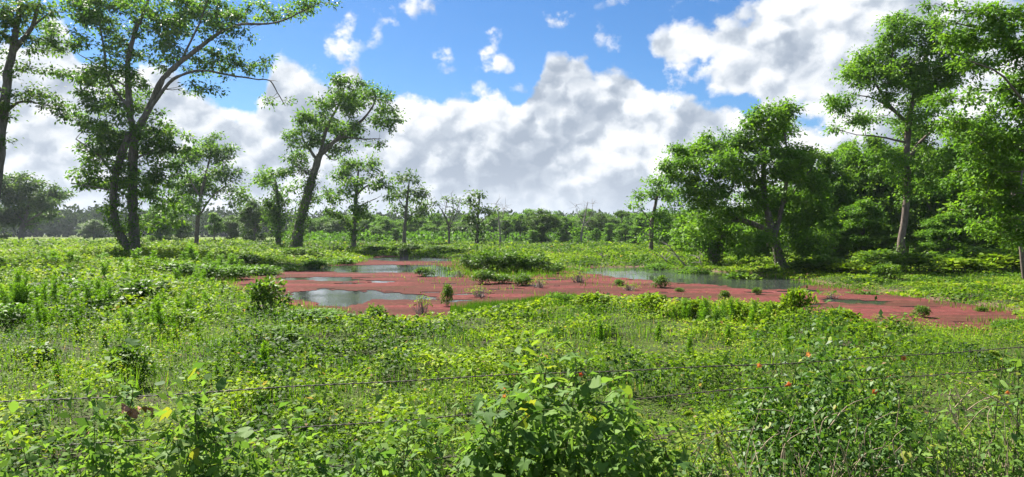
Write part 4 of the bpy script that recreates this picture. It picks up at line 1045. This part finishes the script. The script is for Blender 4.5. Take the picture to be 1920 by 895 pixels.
def shrubs():
    reseed('shrubs')
    gs = 'shrubs along the pond shore'
    for kind, px, py, w, h, lab in [
        ('leafy', 275, 580, 120, 62, 'leafy bush with a deep shadow in the left pasture, before the double trunked oak'),
        ('leafy', 508, 588, 86, 74, 'leafy bush at the near tip of the pond, red weed showing behind it'),
        ('dark', 585, 612, 110, 34, 'low tangle of dark leaves on the shore right of the pond tip bush'),
        ('dark', 330, 520, 90, 36, 'dark shrubs in the oak shade beside its twin trunks'), ('dark', 262, 512, 70, 34, 'small dark bush at the foot of the double trunked oak'),
        ('dark', 392, 520, 70, 34, 'dark bush on the far shore, first beyond the oak shade'), ('dark', 436, 516, 66, 34, 'dark bush on the far shore above the pond tip'),
        ('dark', 486, 508, 76, 32, 'dark bush on the far shore over the pinkest weed'), ('dark', 540, 501, 70, 28, 'dark bush on the far shore below the leaning trunk'),
        ('dark', 596, 495, 62, 26, 'dark bush on the far shore right of the leaning trunk'), ('dark', 642, 490, 50, 20, 'dark bush on the far shore under the open branched tree'),
        ('leafy', 455, 500, 70, 26, 'lighter bush behind the far shore, left of the ivied tree'), ('leafy', 570, 486, 80, 26, 'lighter bush at the root of the leaning tree'),
        ('leafy', 700, 474, 60, 14, 'low pale bush at the head of the pond channel, left'), ('leafy', 822, 473, 70, 14, 'low bush at the head of the pond channel, right'),
        ('leafy', 765, 474, 60, 18, 'low pale bush behind the stump in the channel'),
        ('dark', 1235, 498, 70, 26, 'dark bush on the far bank by the fallen branches'), ('dark', 1300, 505, 70, 32, 'dark bush on the far bank under the thicket'),
        ('dark', 1150, 499, 80, 18, 'low brush on the far bank behind the open water'), ('dark', 1080, 500, 70, 22, 'low brush on the far bank right of the shrub island'),
        ('leafy', 1400, 514, 90, 34, 'bush at the water edge left of the big tree'), ('leafy', 1520, 510, 90, 30, 'bush on the bank right of the big tree root'),
        ('leafy', 1620, 540, 70, 26, 'weedy clump on the grassy spit left of the bare pinkish trunk'), ('leafy', 1668, 525, 60, 34, 'bush close left of the bare pinkish trunk'),
        ('bright', 1800, 515, 120, 34, 'bright bank weeds right of the bare pinkish trunk'), ('bright', 1880, 512, 120, 40, 'bright bank weeds at the picture edge'), ('leafy', 1720, 512, 110, 44, 'leafy undergrowth right at the root of the bare pinkish trunk'), ('leafy', 1560, 512, 90, 34, 'leafy undergrowth at the wood edge past the big tree root'), ('leafy', 1840, 508, 110, 48, 'leafy undergrowth at the wood edge before the front woodland trees'), ('leafy', 1640, 505, 100, 40, 'leafy undergrowth left of the bare pinkish trunk'), ('leafy', 1920, 505, 100, 50, 'leafy undergrowth at the picture edge under the pale sapling'),
        ('bright', 1600, 515, 100, 26, 'bright weeds in the shade of the wood edge'),
        ('dark', 1890, 600, 56, 34, 'dark bush at the sharp end of the red weed'),
        ('bright', 1500, 608, 64, 72, 'tall bright weed on the near shore, before the right hand water'), ('bright', 1450, 606, 80, 44, 'bright weeds left of the tall weed on the near shore'), ('bright', 1395, 604, 80, 40, 'bright weeds on the near shore by the little pond bush'),
        ('bright', 1215, 592, 90, 44, 'bright leafy clump on the near shore, middle'), ('bright', 1120, 584, 90, 36, 'bright leafy clump on the near shore right of the dark grass'), ('bright', 1300, 600, 80, 40, 'bright weeds on the near shore left of the little pond bush'),
        ('bright', 1570, 615, 80, 36, 'bright weeds right of the tall weed on the near shore'), ('dark', 1050, 570, 60, 34, 'dark bush where the near shore juts into the red weed'),
        ('leafy', 705, 612, 44, 40, 'small bush by the feathery tuft at the dark pool'), ('dark', 1130, 628, 60, 26, 'small dark clump in the grazed pasture'),
        ('leafy', 240, 725, 92, 90, 'leafy young weed bush in the near pasture, left'), ('dark', 620, 600, 60, 24, 'low dark bush right below the dark pool'), ('dark', 15, 620, 90, 60, 'dark bush at the picture edge in the left pasture'), ('dark', 130, 560, 100, 44, 'dark bush behind the feathery weeds at the left'),
        ('leafy', 330, 620, 90, 40, 'leafy patch below the shadowed bush, left pasture'), ('dark', 520, 640, 120, 32, 'dark leafy patch below the pond tip bush'), ('leafy', 60, 690, 90, 50, 'leafy patch near the wire at the left'), ('dark', 420, 655, 70, 22, 'small dark patch in the middle left pasture')]:
        place_shrub(kind, px, py, w, h, lab, 'shrub', gs)
    gi = 'bushes of the shrub island in the pond'
    for kind, px, py, w, h, lab in [('dark', 885, 508, 56, 34, 'left end bush of the shrub island'), ('dark', 925, 512, 74, 46, 'tallest dark bush of the shrub island'), ('leafy', 962, 512, 70, 44, 'middle lighter bush of the shrub island'),
                                    ('dark', 1000, 512, 64, 38, 'dark bush on the right half of the shrub island'), ('dark', 1035, 513, 44, 24, 'low bush at the right end of the shrub island'),
                                    ('leafy', 905, 533, 46, 30, 'light clump in the red weed before the shrub island, left'), ('dark', 978, 536, 44, 26, 'dark clump in the red weed before the shrub island, right'), ('leafy', 940, 532, 50, 20, 'low clump between the two before the shrub island')]:
        place_shrub(kind, px, py, w, h, lab, 'shrub', gi, name='island_bush' if kind == 'dark' else 'island_clump', zplane=WZ, sink=.05)
    gp = 'small plants standing in the red weed'
    for kind, px, py, w, h, lab in [('leafy', 797, 519, 44, 20, 'green tuft at the edge of the blue pool'), ('leafy', 838, 575, 26, 46, 'spindly reddish sapling on the near red weed'), ('twiggy', 790, 590, 56, 46, 'dry twiggy weed at the near edge of the dark pool'),
                                    ('twiggy', 1085, 530, 60, 30, 'dry twiggy weed in the red weed right of the island'), ('leafy', 1160, 536, 26, 14, 'small green tuft in the middle red weed'), ('leafy', 1240, 540, 36, 26, 'pale green plant before the open water'),
                                    ('leafy', 1358, 564, 24, 22, 'little bush alone near the near shore red weed'), ('leafy', 1728, 596, 34, 26, 'round green plant on the far right red weed'), ('twiggy', 1560, 560, 50, 20, 'twiggy weed at the grey strip of water'), ('twiggy', 1650, 600, 40, 16, 'low twigs in the far right red weed'),
                                    ('leafy', 1420, 553, 20, 16, 'tiny plant by the right hand water'), ('twiggy', 900, 558, 60, 30, 'dry twigs in the red weed below the island'), ('leafy', 1275, 548, 20, 10, 'tiny flat tuft right of the pale green plant'), ('twiggy', 1010, 540, 50, 24, 'twigs in the red weed under the right island bushes'),
                                    ('twiggy', 1180, 545, 50, 18, 'thin twigs in the middle red weed'), ('twiggy', 860, 520, 50, 20, 'thin twigs left of the island'), ('leafy', 1840, 585, 24, 12, 'tiny tuft near the sharp end of the red weed')]:
        place_shrub(kind, px, py, w, h, lab, 'plant', gp, name='pond_plant' if kind == 'leafy' else 'dry_pond_weed', zplane=WZ, sink=.03)
    gf = 'feathery weeds of the pasture'
    for px, py, w, h, lab in [(28, 585, 84, 84, 'dark feathery clump at the picture edge'), (90, 585, 70, 70, 'feathery clump next to the dark one at the picture edge'), (370, 560, 74, 54, 'feathery clump behind the shadowed bush'), (385, 562, 60, 40, 'feathery clump near the pond tip, far side'),
                              (180, 590, 80, 66, 'feathery clump left of the shadowed bush'), (700, 595, 46, 42, 'feathery tuft at the edge of the dark pool'), (396, 590, 66, 40, 'feathery clump left of the pond tip bush, in the near pasture'), (345, 600, 60, 44, 'feathery clump below the shadowed bush'),
                              (650, 596, 36, 24, 'feathery tuft left of the dark pool plants'), (1330, 612, 70, 56, 'feathery clump on the near shore, middle right'), (1420, 620, 60, 60, 'feathery clump before the tall bright weed'), (1280, 604, 60, 44, 'feathery clump on the near shore, middle'),
                              (1550, 626, 50, 40, 'feathery clump right of the tall bright weed'), (130, 540, 80, 40, 'feathery clump in the far left pasture'), (300, 560, 60, 40, 'feathery clump left of the oak shade'), (240, 555, 60, 46, 'feathery clump before the double trunked oak'),
                              (1380, 606, 60, 50, 'feathery clump behind the near shore weeds'), (60, 540, 90, 46, 'feathery clump in the far left corner of the pasture')]:
        place_shrub('feather', px, py, w, h, lab, 'weed', gf)
    for i in range(34):
        px = 10 + 470 * rnd(); py = 505 + 130 * rnd() ** 1.3
        if px > 370 and py > 515: continue
        gx, gy = at(px, py)
        if float(sd_pond(np.array([gx]), np.array([gy]))[0]) < .5: continue
        place_shrub('feather', px, py, 60 + 40 * rnd(), (28 + 40 * rnd()) * (.55 + (py - 440) / 300), beside('loose feathery green clump', px, py), 'weed', 'feathery weeds of the rank left pasture')
    gl = 'single feathery stems in the pasture'
    for px, py, h in [(108, 740, 80), (485, 715, 100), (610, 610, 40), (1130, 645, 66), (1290, 668, 60), (830, 625, 30), (690, 612, 36), (545, 640, 50), (335, 650, 60), (375, 640, 60), (770, 628, 26), (150, 640, 70), (980, 660, 40),
                      (1045, 640, 40), (1230, 640, 50), (1480, 660, 70), (1360, 650, 56), (405, 720, 70), (200, 660, 60), (1160, 660, 40), (1420, 670, 60), (580, 690, 50), (1550, 650, 50), (440, 640, 50), (70, 650, 60), (1590, 640, 40)]:
        place_shrub('plume', px, py, h * 1.1, h, beside('single feathery green stem', px, py), 'weed', gl, name='dog_fennel')
    # tree stump in the channel, dressed in green
    x, D = at(757, 486, WZ)
    t = thing('overgrown_stump', 'dark overgrown stump standing in the narrow pond channel', 'stump', (x, D, WZ - .2))
    V, f = tubes(np.array([[[0, 0, 0], [.03, 0, .6], [-.02, 0, 1.1]]]), np.array([[.42, .36, .34]]), 10)
    mesh('trunk', V, f, M['bark'], t, smooth=True)
    n = 900; u = unit(gau(n, 3)); P = u * np.array([.62, .6, .62]) * rnd(n, 1) ** .4 + np.array([0, 0, .95]); L = .16 * (.6 + .8 * rnd(n))
    quads_obj('ivy', leaf_quads(P, u + .5 * gau(n, 3), u + np.array([0, 0, .8]), L, L * .6), M['oak_dark'], t, rnd(n))
    # fallen branches in the right hand water
    for nm, lab, pts, r in [('fallen_branch', 'pale fallen branch slanting out of the water under the thicket', [(1292, 505), (1272, 482), (1258, 462), (1250, 455)], .06),
                            ('fallen_branch', 'dark forked branch leaning in the water beside the pale one', [(1262, 500), (1245, 484), (1236, 478)], .05),
                            ('dead_snag_stub', 'short dark snag poking from the far bank', [(1143, 497), (1133, 484), (1127, 474)], .10),
                            ('fallen_branch', 'thin bare branch rising by the water below the sweeping limb', [(1318, 506), (1314, 488), (1317, 472)], .05)]:
        x, D = at(pts[0][0], pts[0][1], WZ)
        P = np.array([((px - x * 0 - 960) / F * D - x, 0.25 * i, (EYE - (py - HY) / F * D) - WZ) for i, (px, py) in enumerate(pts)])
        t = thing(nm, lab, 'branch', (x, D, WZ - .02))
        s = spline(np.hstack([P, np.linspace(r, r * .3, len(P))[:, None]]), 12); s[:, :3] += gau(12, 3) * .02
        tips = s[RNG.integers(4, 11, 6), :3]; dd = gau(6, 3) * .35 + np.array([0, 0, .3])
        V, f = join([tubes(s[None, :, :3], s[None, :, 3], 7), tubes(np.stack([tips, tips + dd * .5 + gau(6, 3) * .05, tips + dd], 1), np.tile([.03, .02, .008], (6, 1)), 4)])
        mesh('limb', V, f, M['dead_wood'], t, smooth=True)
shrubs()

# ------------------------------------------------------------------ wire fence in front
def fence():
    A = np.array([-3.09, 4.10]); B = np.array([4.48, 5.95])
    u = (B - A) / np.linalg.norm(B - A)
    wm = rough_mat('rusty_wire', [(0.3, (0.035, 0.028, 0.024)), (0.7, (0.11, 0.085, 0.07))], (30, 30, 30), rough=.7, bump=.1, spec=.4)
    lo, hi = -2.2, 10.4
    t = thing('barbed_wire_fence', 'slack barbed wire fence strung across the near edge of the pasture', 'fence', (*(A + u * 4), 0), 0)
    o3 = np.array([*(A + u * 4), 0.0])
    bm_V, bm_F = None, None
    # one barb: two short crossed wires
    bp = np.array([[[-.004, -.018, .010], [0, 0, .004], [.004, .018, -.006]], [[-.003, -.012, -.016], [0, 0, 0.002], [.003, .012, .016]]])
    bV, bF = tubes(bp, np.tile([.0008, .0016, .0008], (2, 1)), 4)
    barb0 = None
    for zl, zr, sag in ((1.145, 1.150, .03), (.835, .99, .02), (.56, .66, .02)):
        k = 420
        s = np.linspace(lo, hi, k)
        q = (s - lo) / (hi - lo)
        z = zl + (zr - zl) * (s / 7.8) - sag * np.sin(np.pi * np.clip(q, 0, 1)) * .8 + .008 * np.sin(s * 1.3 + zl * 9) + .004 * np.sin(s * 4.1 + zl)
        c = np.stack([A[0] + u[0] * s, A[1] + u[1] * s + .01 * np.sin(s * .9 + zl * 5), z], -1)
        ph = s * 2 * np.pi / .12
        w = []
        for g in (0, np.pi):
            w.append(c + np.stack([-u[1] * np.cos(ph + g) * .0027, u[0] * np.cos(ph + g) * .0027, np.sin(ph + g) * .0027], -1))
        V, f = tubes(np.array(w), np.full((2, k), .0026), 4)
        wire = mesh('fence_wire', V - o3, f, wm, t, smooth=True)
        for sb in np.arange(lo + .1 + rnd() * .1, hi, .135):
            i = int((sb - lo) / (hi - lo) * (k - 1))
            if barb0 is None:
                b = barb0 = mesh('barb', bV, bF, wm, wire)
            else:
                b = barb0.copy(); COL.objects.link(b); b.parent = wire
            b.location = c[i] - o3
            b.rotation_euler = (rnd() * 6.28, 0, math.atan2(u[1], u[0]))
    for s in (lo, hi):
        x, y = A + u * s
        P = np.array([[[x, y, -.4], [x + .01, y, .6], [x, y + .01, 1.38]]]) - o3
        V, f = tubes(spline(P[0], 8)[None], np.full((1, 8), .055), 10)
        V = np.vstack([V, (V[-10:]).mean(0)[None]]); n0 = len(V) - 1
        cap = np.array([[n0 - 10 + i, n0 - 10 + (i + 1) % 10, n0] for i in range(10)])
        mesh('post', V, [f, cap], M['dead_wood'], t)
fence()

# ------------------------------------------------------------------ plants along the wire: leaves one by one
def outline_leaf(name, pts, mat, fold=.10, droop=.18, bend=.12):
    """leaf blade of unit length along +Y from the outline of its right half, folded at the midrib and drooping"""
    right = np.array(pts, float)
    ys = right[:, 1]
    V, F = [], []
    for (x, y) in right:
        zc = -droop * y * y + .03 * math.sin(9 * y)
        V.append((0, y, zc)); V.append((x, y, zc + fold * x - bend * x * x * 2)); V.append((-x, y, zc + fold * x - bend * x * x * 2))
    for i in range(len(right) - 1):
        a, b = 3 * i, 3 * (i + 1)
        F.append((a, a + 1, b + 1, b)); F.append((a, b, b + 2, a + 2))
    me = bpy.data.meshes.new(name)
    me.from_pydata(V, [], F); me.materials.append(mat)
    me.polygons.foreach_set('use_smooth', np.ones(len(F), bool))
    return me

def lobed_leaf(name, mat, lobes):
    """broad lobed blade: rim points (angle from the stalk, reach) fanned round the stalk end"""
    V = [(0, .12, 0)]
    for a, r in lobes:
        x, y = math.sin(a) * r, .12 + math.cos(a) * r
        V.append((x, y, .10 * abs(x) - .22 * r * r + .04 * math.sin(5 * a)))
    F = [(0, i, i + 1) for i in range(1, len(lobes))]
    me = bpy.data.meshes.new(name)
    me.from_pydata(V, [], [f[::-1] for f in F]); me.materials.append(mat)
    me.polygons.foreach_set('use_smooth', np.ones(len(F), bool))
    return me

def leaf_object(me, parent, P, d, n, size):
    y = Vector(d).normalized(); z = Vector(n); z = (z - y * z.dot(y)).normalized(); x = y.cross(z)
    o = bpy.data.objects.new('leaf', me); COL.objects.link(o)
    o.parent = parent
    m = Matrix((x, y, z)).transposed()
    o.rotation_euler = m.to_euler(); o.location = P; o.scale = (size, size, size)
    return o

GV = [(0.0, (0.06, 0.13, 0.03)), (0.4, (0.115, 0.215, 0.045)), (0.8, (0.18, 0.29, 0.06)), (0.93, (0.22, 0.30, 0.032)), (1.0, (0.28, 0.29, 0.04))]
M['vine'] = leaf_mat('vine_leaves', GV, 0.45, .6, .12, obj=True)
M['vine_mass'] = leaf_mat('vine_leaf_mass', GV, 0.45, .6, .12)
M['petal'] = leaf_mat('orange_petals', [(0, (0.45, 0.09, 0.03)), (.5, (0.55, 0.17, 0.05)), (1, (0.62, 0.32, 0.10))], .3, .5, .3, obj=True, tboost=(1.1, 1, .8))
M['dry_leaf'] = rough_mat('dry_leaf', [(0.3, (0.14, 0.055, 0.03)), (0.7, (0.36, 0.20, 0.12))], (25, 25, 25), bump=.2)
rad = math.radians
LEAF_HEART = outline_leaf('heart_leaf', [(.02, .02), (.30, .0), (.40, .14), (.38, .34), (.26, .60), (.12, .84), (.0, 1.0)], M['vine'])
LEAF_LANCE = outline_leaf('lance_leaf', [(.01, 0), (.10, .15), (.15, .38), (.13, .62), (.07, .84), (0, 1)], M['vine'], droop=.3)
LEAF_OVAL = outline_leaf('oval_leaf', [(.01, 0), (.18, .14), (.27, .36), (.25, .60), (.14, .84), (0, 1)], M['vine'])
CREEP = outline_leaf('leaflet', [(.01, 0), (.18, .14), (.26, .36), (.22, .60), (.11, .84), (0, 1)], M['creeper_obj'])
CREEP2 = outline_leaf('leaflet', [(.01, 0), (.12, .14), (.19, .36), (.17, .60), (.08, .84), (0, 1)], M['creeper_obj'], droop=.28)
LEAF_LOBE = lobed_leaf('lobed_leaf', M['vine'], [(rad(a), r) for a, r in ((-165, .26), (-125, .52), (-95, .40), (-80, .36), (-55, .70), (-38, .50), (-26, .44), (-10, .78), (0, .92), (10, .78), (26, .44), (38, .50), (55, .70), (80, .36), (95, .40), (125, .52), (165, .26))])
LEAF_LOBE3 = lobed_leaf('three_lobed_leaf', M['vine'], [(rad(a), r) for a, r in ((-160, .30), (-120, .42), (-70, .55), (-50, .68), (-34, .45), (-16, .70), (0, .95), (16, .70), (34, .45), (50, .68), (70, .55), (120, .42), (160, .30))])

def mound(name, label, cat, px0, px1, py_top, D, depth, n_leaf, n_fill, kinds, size, mat_fill='vine_mass', lumps=7, arms=10, arm_len=.5, top_profile=None, stem_mat='stem', group=None, base_z=0.0, twigs=26):
    """leafy mound by the wire: separate leaves outside, massed leaves within"""
    reseed(label)
    xc = ((px0 + px1) / 2 - 960) / F * D; w = (px1 - px0) / F * D
    h = EYE - (py_top - HY) / F * D
    zg = gz1(xc, D)
    t = thing(name, label, cat, (xc, D, zg), 0, group)
    # lumps of the mound
    lx = (np.linspace(-.5, .5, lumps) * .78 + gau(lumps) * .04) * w
    prof = np.interp(np.linspace(0, 1, lumps), np.linspace(0, 1, len(top_profile)), top_profile) if top_profile else np.ones(lumps)
    lh = h * prof * 1.2
    ly = gau(lumps) * depth * .15
    rx = w / lumps * .95
    def surf(n, inner):
        i = RNG.integers(0, lumps, n)
        u = gau(n, 3); u[:, 2] = np.abs(u[:, 2]) + .25; u = unit(u); r = (inner + (1 - inner) * rnd(n)) [:, None]
        e = np.stack([np.full(n, rx), np.full(n, depth * .5), lh[i]], -1)
        P = np.stack([lx[i], ly[i], np.zeros(n)], -1) + u * e * r * (.72 + .46 * rnd(n, 1))
        return P, unit(u / e)
    # long arching shoots
    SP, SR = [], []
    sh_end = []
    for a in range(arms):
        i = RNG.integers(0, lumps)
        b = np.array([lx[i] + gau() * .1, ly[i] + gau() * .1, lh[i] * (.45 + .4 * rnd())])
        dirn = np.array([gau() * .6, -.15 + gau() * .5, .75 + .3 * rnd()]); dirn /= np.linalg.norm(dirn)
        l = arm_len * (.5 + .7 * rnd())
        m = b + dirn * l * .55; e = b + dirn * l + np.array([gau() * .08, 0, -.16 * l])
        SP.append([b, m, e]); SR.append([.0045, .003, .0015]); sh_end.append((b, m, e))
    for a in range(twigs):
        P, nn = surf(1, .7); b = np.array([P[0, 0] * .7 + gau() * .1, gau() * .1, 0])
        SP.append([b, (b + P[0]) / 2 + gau(3) * .06, P[0]]); SR.append([.0045, .0035, .002])
    V, f = tubes(np.array([spline(np.array(s), 7) for s in SP]), np.array([np.interp(np.linspace(0, 2, 7), [0, 1, 2], r) for r in SR]), 5)
    mesh('stems', V, f, M[stem_mat], t, smooth=True)
    # separate leaves, most of them toward the light and the road
    Pn, Nn = surf(n_leaf * 3, .90)
    score = -Nn[:, 1] * .8 + Nn[:, 2] + .5 * rnd(len(Pn)) + .9 * Pn[:, 2] / h
    ix = np.argsort(-score)[:n_leaf]
    cnt = 0
    n_arm = min(len(ix) // 3, arms * 7)
    for q, i in enumerate(ix):
        P, nn = Pn[i], Nn[i]
        if q < n_arm and sh_end:
            b, m, e = sh_end[q % len(sh_end)]; tt = .25 + .75 * rnd()
            P = b * (1 - tt) ** 2 + 2 * m * tt * (1 - tt) + e * tt ** 2 + gau(3) * .008
            d = np.array([gau(), gau(), .15 + .4 * gau()]); nn = np.array([.35 * gau(), .35 * gau(), 1.])
        else:
            d = np.array([gau() * .8 + nn[0], gau() * .6 + nn[1] * .9, -.35 + .5 * gau()])
            nn = nn * .7 + np.array([-.1, .1, 1.05]) + gau(3) * .42
        me = kinds[RNG.integers(0, len(kinds))]
        leaf_object(me, t, P, d, nn, size * (.55 + .75 * rnd()) * (.75 if q < n_arm else 1))
    n_fill = int(n_fill * 1.45)
    P, N = surf(n_fill, .35)
    d = N * .6 + gau(n_fill, 3) * .7 + np.array([0, 0, -.25])
    n_fill = len(P); L = size * .85 * (.5 + .8 * rnd(n_fill))
    o = quads_obj('foliage', leaf_quads(P, d, N + np.array([0, 0, .7]) + .5 * gau(n_fill, 3), L, L * .55, .08, .18), M[mat_fill], t, np.clip(.2 + .6 * rnd(n_fill), 0, 1))
    o['kind'] = 'stuff'
    return t, (xc, D, zg, w, h, surf)

def flower(parent, P, size, facing):
    """orange trumpet flower: a flaring tube with five lobes"""
    V, F = [], []
    prof = [(0, .10), (.35, .13), (.75, .24)]
    for zc, r in prof:
        for a in range(10): V.append((math.cos(a * .6283) * r, math.sin(a * .6283) * r, zc))
    for a in range(10):
        r = .55 if a % 2 == 0 else .34
        V.append((math.cos(a * .6283) * r, math.sin(a * .6283) * r, .95 if a % 2 == 0 else .88))
    for i in range(3):
        for a in range(10):
            b = (a + 1) % 10
            F.append((i * 10 + a, i * 10 + b, (i + 1) * 10 + b, (i + 1) * 10 + a))
    if 'flower' not in SHR:
        me = bpy.data.meshes.new('flower'); me.from_pydata(V, [], F); me.materials.append(M['petal']); SHR['flower'] = me
    o = bpy.data.objects.new('flower', SHR['flower']); COL.objects.link(o); o.parent = parent
    o.location = P; o.scale = (size,) * 3
    o.rotation_euler = Vector(facing).to_track_quat('Z', 'Y').to_euler()

def near_plants():
    t, q = mound('vine_bush', 'big mound of lobed and heart shaped vine leaves on the wire, middle of the fence', 'bush', 825, 1275, 718, 4.75, .95, 300, 3000,
                 [LEAF_LOBE, LEAF_LOBE, LEAF_HEART, LEAF_LOBE3, LEAF_LANCE], .105, lumps=9, arms=22, arm_len=.34, top_profile=[.62, .80, .95, .93, 1.0, .96, .82, .55])
    for px, py in ((948, 745), (1090, 705), (940, 732)):
        D = 4.6; flower(t, ((px - 960) / F * D - q[0], D - q[1], EYE - (py - HY) / F * D - q[2]), .035, (gau() * .5, -1, .4))
    t, q = mound('leafy_bush', 'bush of oval leaves with curled brown dead leaves on top, by the wire', 'bush', 70, 520, 752, 4.15, .9, 290, 2600,
                 [LEAF_OVAL, LEAF_OVAL, LEAF_LANCE, LEAF_LOBE3], .085, lumps=7, arms=16, arm_len=.34, top_profile=[.62, .88, 1.0, .98, .95, .9, .75])
    for i, (px, py) in enumerate(((236, 768), (228, 758), (243, 776), (272, 772), (138, 818), (276, 766))):
        D = 4.0
        n = 5
        s = np.linspace(0, 1, n)
        V = []
        for a in s:
            wv = .022 * math.sin(math.pi * (a * .9 + .05)) + .002
            V += [(-wv, a * .08, .03 * math.sin(a * 2.6)), (0, a * .08, .03 * math.sin(a * 2.6) - .012), (wv, a * .08, .03 * math.sin(a * 2.6) + .004)]
        f = np.array([(3 * j + c, 3 * j + c + 1, 3 * j + c + 4, 3 * j + c + 3) for j in range(n - 1) for c in (0, 1)])
        o = mesh('dry_leaf', V, f, M['dry_leaf'], t)
        o.location = ((px - 960) / F * D - q[0], D - q[1], EYE - (py - HY) / F * D - q[2]); o.rotation_euler = (gau() - 1.2, gau() * .7, gau() * 2)
    mound('low_weed_bush', 'low weedy bush with pale leaves between the oval leaved bush and the vine mound', 'bush', 490, 880, 818, 4.35, .8, 220, 2200, [LEAF_HEART, LEAF_LOBE3, LEAF_LANCE], .075, lumps=7, arms=12, arm_len=.28, top_profile=[.95, .8, .7, .85, 1., 1.05, 1.0])
    mound('corner_weed_bush', 'low weeds in the corner by the oval leaved bush, under the lowest wire', 'bush', -160, 120, 818, 4.05, .8, 150, 1500, [LEAF_LANCE, LEAF_OVAL], .07, lumps=5, arms=8, arm_len=.25)
    t, q = mound('trumpet_creeper', 'rounded creeper bush of small glossy leaflets dotted with orange trumpet flowers', 'bush', 1350, 1730, 640, 5.55, 1.0, 290, 5200, [CREEP, CREEP2], .062, mat_fill='creeper', lumps=7, arms=18, arm_len=.34, top_profile=[.70, .85, .92, 1.0, 1.02, .95, .72])
    for px, py in ((1530, 672), (1430, 695), (1483, 730), (1581, 777), (1676, 713), (1655, 742), (1713, 680)):
        D = 5.15; flower(t, ((px - 960) / F * D - q[0], D - q[1] + .1, EYE - (py - HY) / F * D - q[2]), (.034 + .014 * rnd()), (gau() * .6, -1, .5 + .4 * gau()))
    t, q = mound('creeper_tangle', 'tangle of small leaves over dry brown stems, under the creeper bush', 'bush', 1290, 1700, 800, 4.7, .8, 200, 2600, [CREEP, CREEP2], .055, mat_fill='creeper', lumps=8, arms=22, arm_len=.35, top_profile=[.62, .85, .95, 1.0, 1.0, 1.0, 1, 1], stem_mat='dry_stem', twigs=120)
    t, q = mound('bramble', 'bramble of thin dry stems and scattered leaves at the fence end', 'bush', 1660, 2080, 768, 4.9, .9, 220, 2200, [LEAF_LANCE, LEAF_OVAL, LEAF_LOBE3], .06, lumps=8, arms=26, arm_len=.45, top_profile=[.9, 1, 1, .95, 1.05, 1.1, 1.1, 1.0], stem_mat='dry_stem', twigs=150)
    flower(t, ((1848 - 960) / F * 4.8 - q[0], 4.6 - q[1], EYE - (738 - HY) / F * 4.6 - q[2]), .03, (0, -1, .4))
    # tall dark stemmed weed
    D = 5.0
    x = (1885 - 960) / F * D; zg = gz1(x, D)
    t = thing('tall_weed', 'tall dark stemmed weed with lance leaves rising over the wire above the bramble', 'weed', (x, D, zg))
    st = []
    for px, py in ((1872, 655), (1898, 668), (1925, 690)):
        e = np.array([(px - 960) / F * D - x, gau() * .05, EYE - (py - HY) / F * D - zg])
        b = np.array([(px - 1885) * .001, 0, 0]); st.append(spline(np.array([b, b * .5 + e * .5 + gau(3) * .03, e]), 9))
    V, f = tubes(np.array(st), np.tile(np.linspace(.007, .003, 9), (3, 1)), 6)
    mesh('stem', V, f, M['stem'], t, smooth=True)
    for s in st:
        for j in range(26):
            tt = .25 + .75 * rnd(); P = s[int(tt * 8)] + (s[min(8, int(tt * 8) + 1)] - s[int(tt * 8)]) * rnd()
            leaf_object(LEAF_LANCE, t, P, (gau(), gau(), .1 + .5 * gau()), (gau() * .4, gau() * .4, 1), .09 * (.6 + .7 * rnd()))
    # foxtail grasses
    for pts, lab in (([(1352, 1010), (1356, 900), (1350, 850), (1345, 818)], 'upright foxtail grass head in front of the creeper tangle'), ([(1372, 1000), (1368, 860), (1335, 790), (1300, 776), (1284, 778)], 'foxtail grass head arching toward the vine mound'),
                     ([(1790, 980), (1800, 760), (1830, 668), (1858, 660), (1876, 668)], 'foxtail grass head arching beside the tall dark stemmed weed')):
        D = 4.0 if pts[0][0] < 1500 else 4.7
        x = (pts[0][0] - 960) / F * D; zg = gz1(x, D)
        t = thing('foxtail_grass', lab, 'grass stalk', (x, D, zg))
        P = np.array([((a - 960) / F * D - x, 0, EYE - (b - HY) / F * D - zg) for a, b in pts]); P[0, 2] = -.03
        s = spline(P, 40)
        V, f = tubes(s[None], np.linspace(.0025, .0012, 40)[None], 5); mesh('stalk', V, f, M['stem'], t, smooth=True)
        n = 900; j = 28 + 11.9 * rnd(n); i = j.astype(int); p = s[i] + (s[np.minimum(i + 1, 39)] - s[i]) * (j - i)[:, None]
        tg = unit(s[np.minimum(i + 1, 39)] - s[i - 1]); d = unit(gau(n, 3)) + tg * .9
        L = .022 * (.7 + .6 * rnd(n)) * np.clip(1.1 - np.abs(j - 33) / 9, .3, 1)
        quads_obj('seed_head', leaf_quads(p, d, gau(n, 3), L, L * .16, 0, 0), M['grass'], t, .75 + .25 * rnd(n))
near_plants()

# ------------------------------------------------------------------ moist summer air
def air():
    m = bpy.data.materials.new('moist_air'); m.use_nodes = True
    t = m.node_tree; t.nodes.remove(t.nodes['Principled BSDF'])
    v = t.nodes.new('ShaderNodeVolumePrincipled')
    v.inputs['Color'].default_value = (0.80, 0.88, 1.0, 1)
    v.inputs['Density'].default_value = 0.00013
    v.inputs['Anisotropy'].default_value = 0.3
    t.links.new(v.outputs[0], t.nodes['Material Output'].inputs['Volume'])
    x, y0, y1, z0, z1 = 1050, -80, 1300, -2.2, 42
    V = [(a, b, c) for c in (z0, z1) for b in (y0, y1) for a in (-x, x)]
    f = np.array([(0, 2, 3, 1), (4, 5, 7, 6), (0, 1, 5, 4), (2, 6, 7, 3), (0, 4, 6, 2), (1, 3, 7, 5)])
    tag(mesh('haze', V, f, m), kind='stuff')
if HAZE: air()
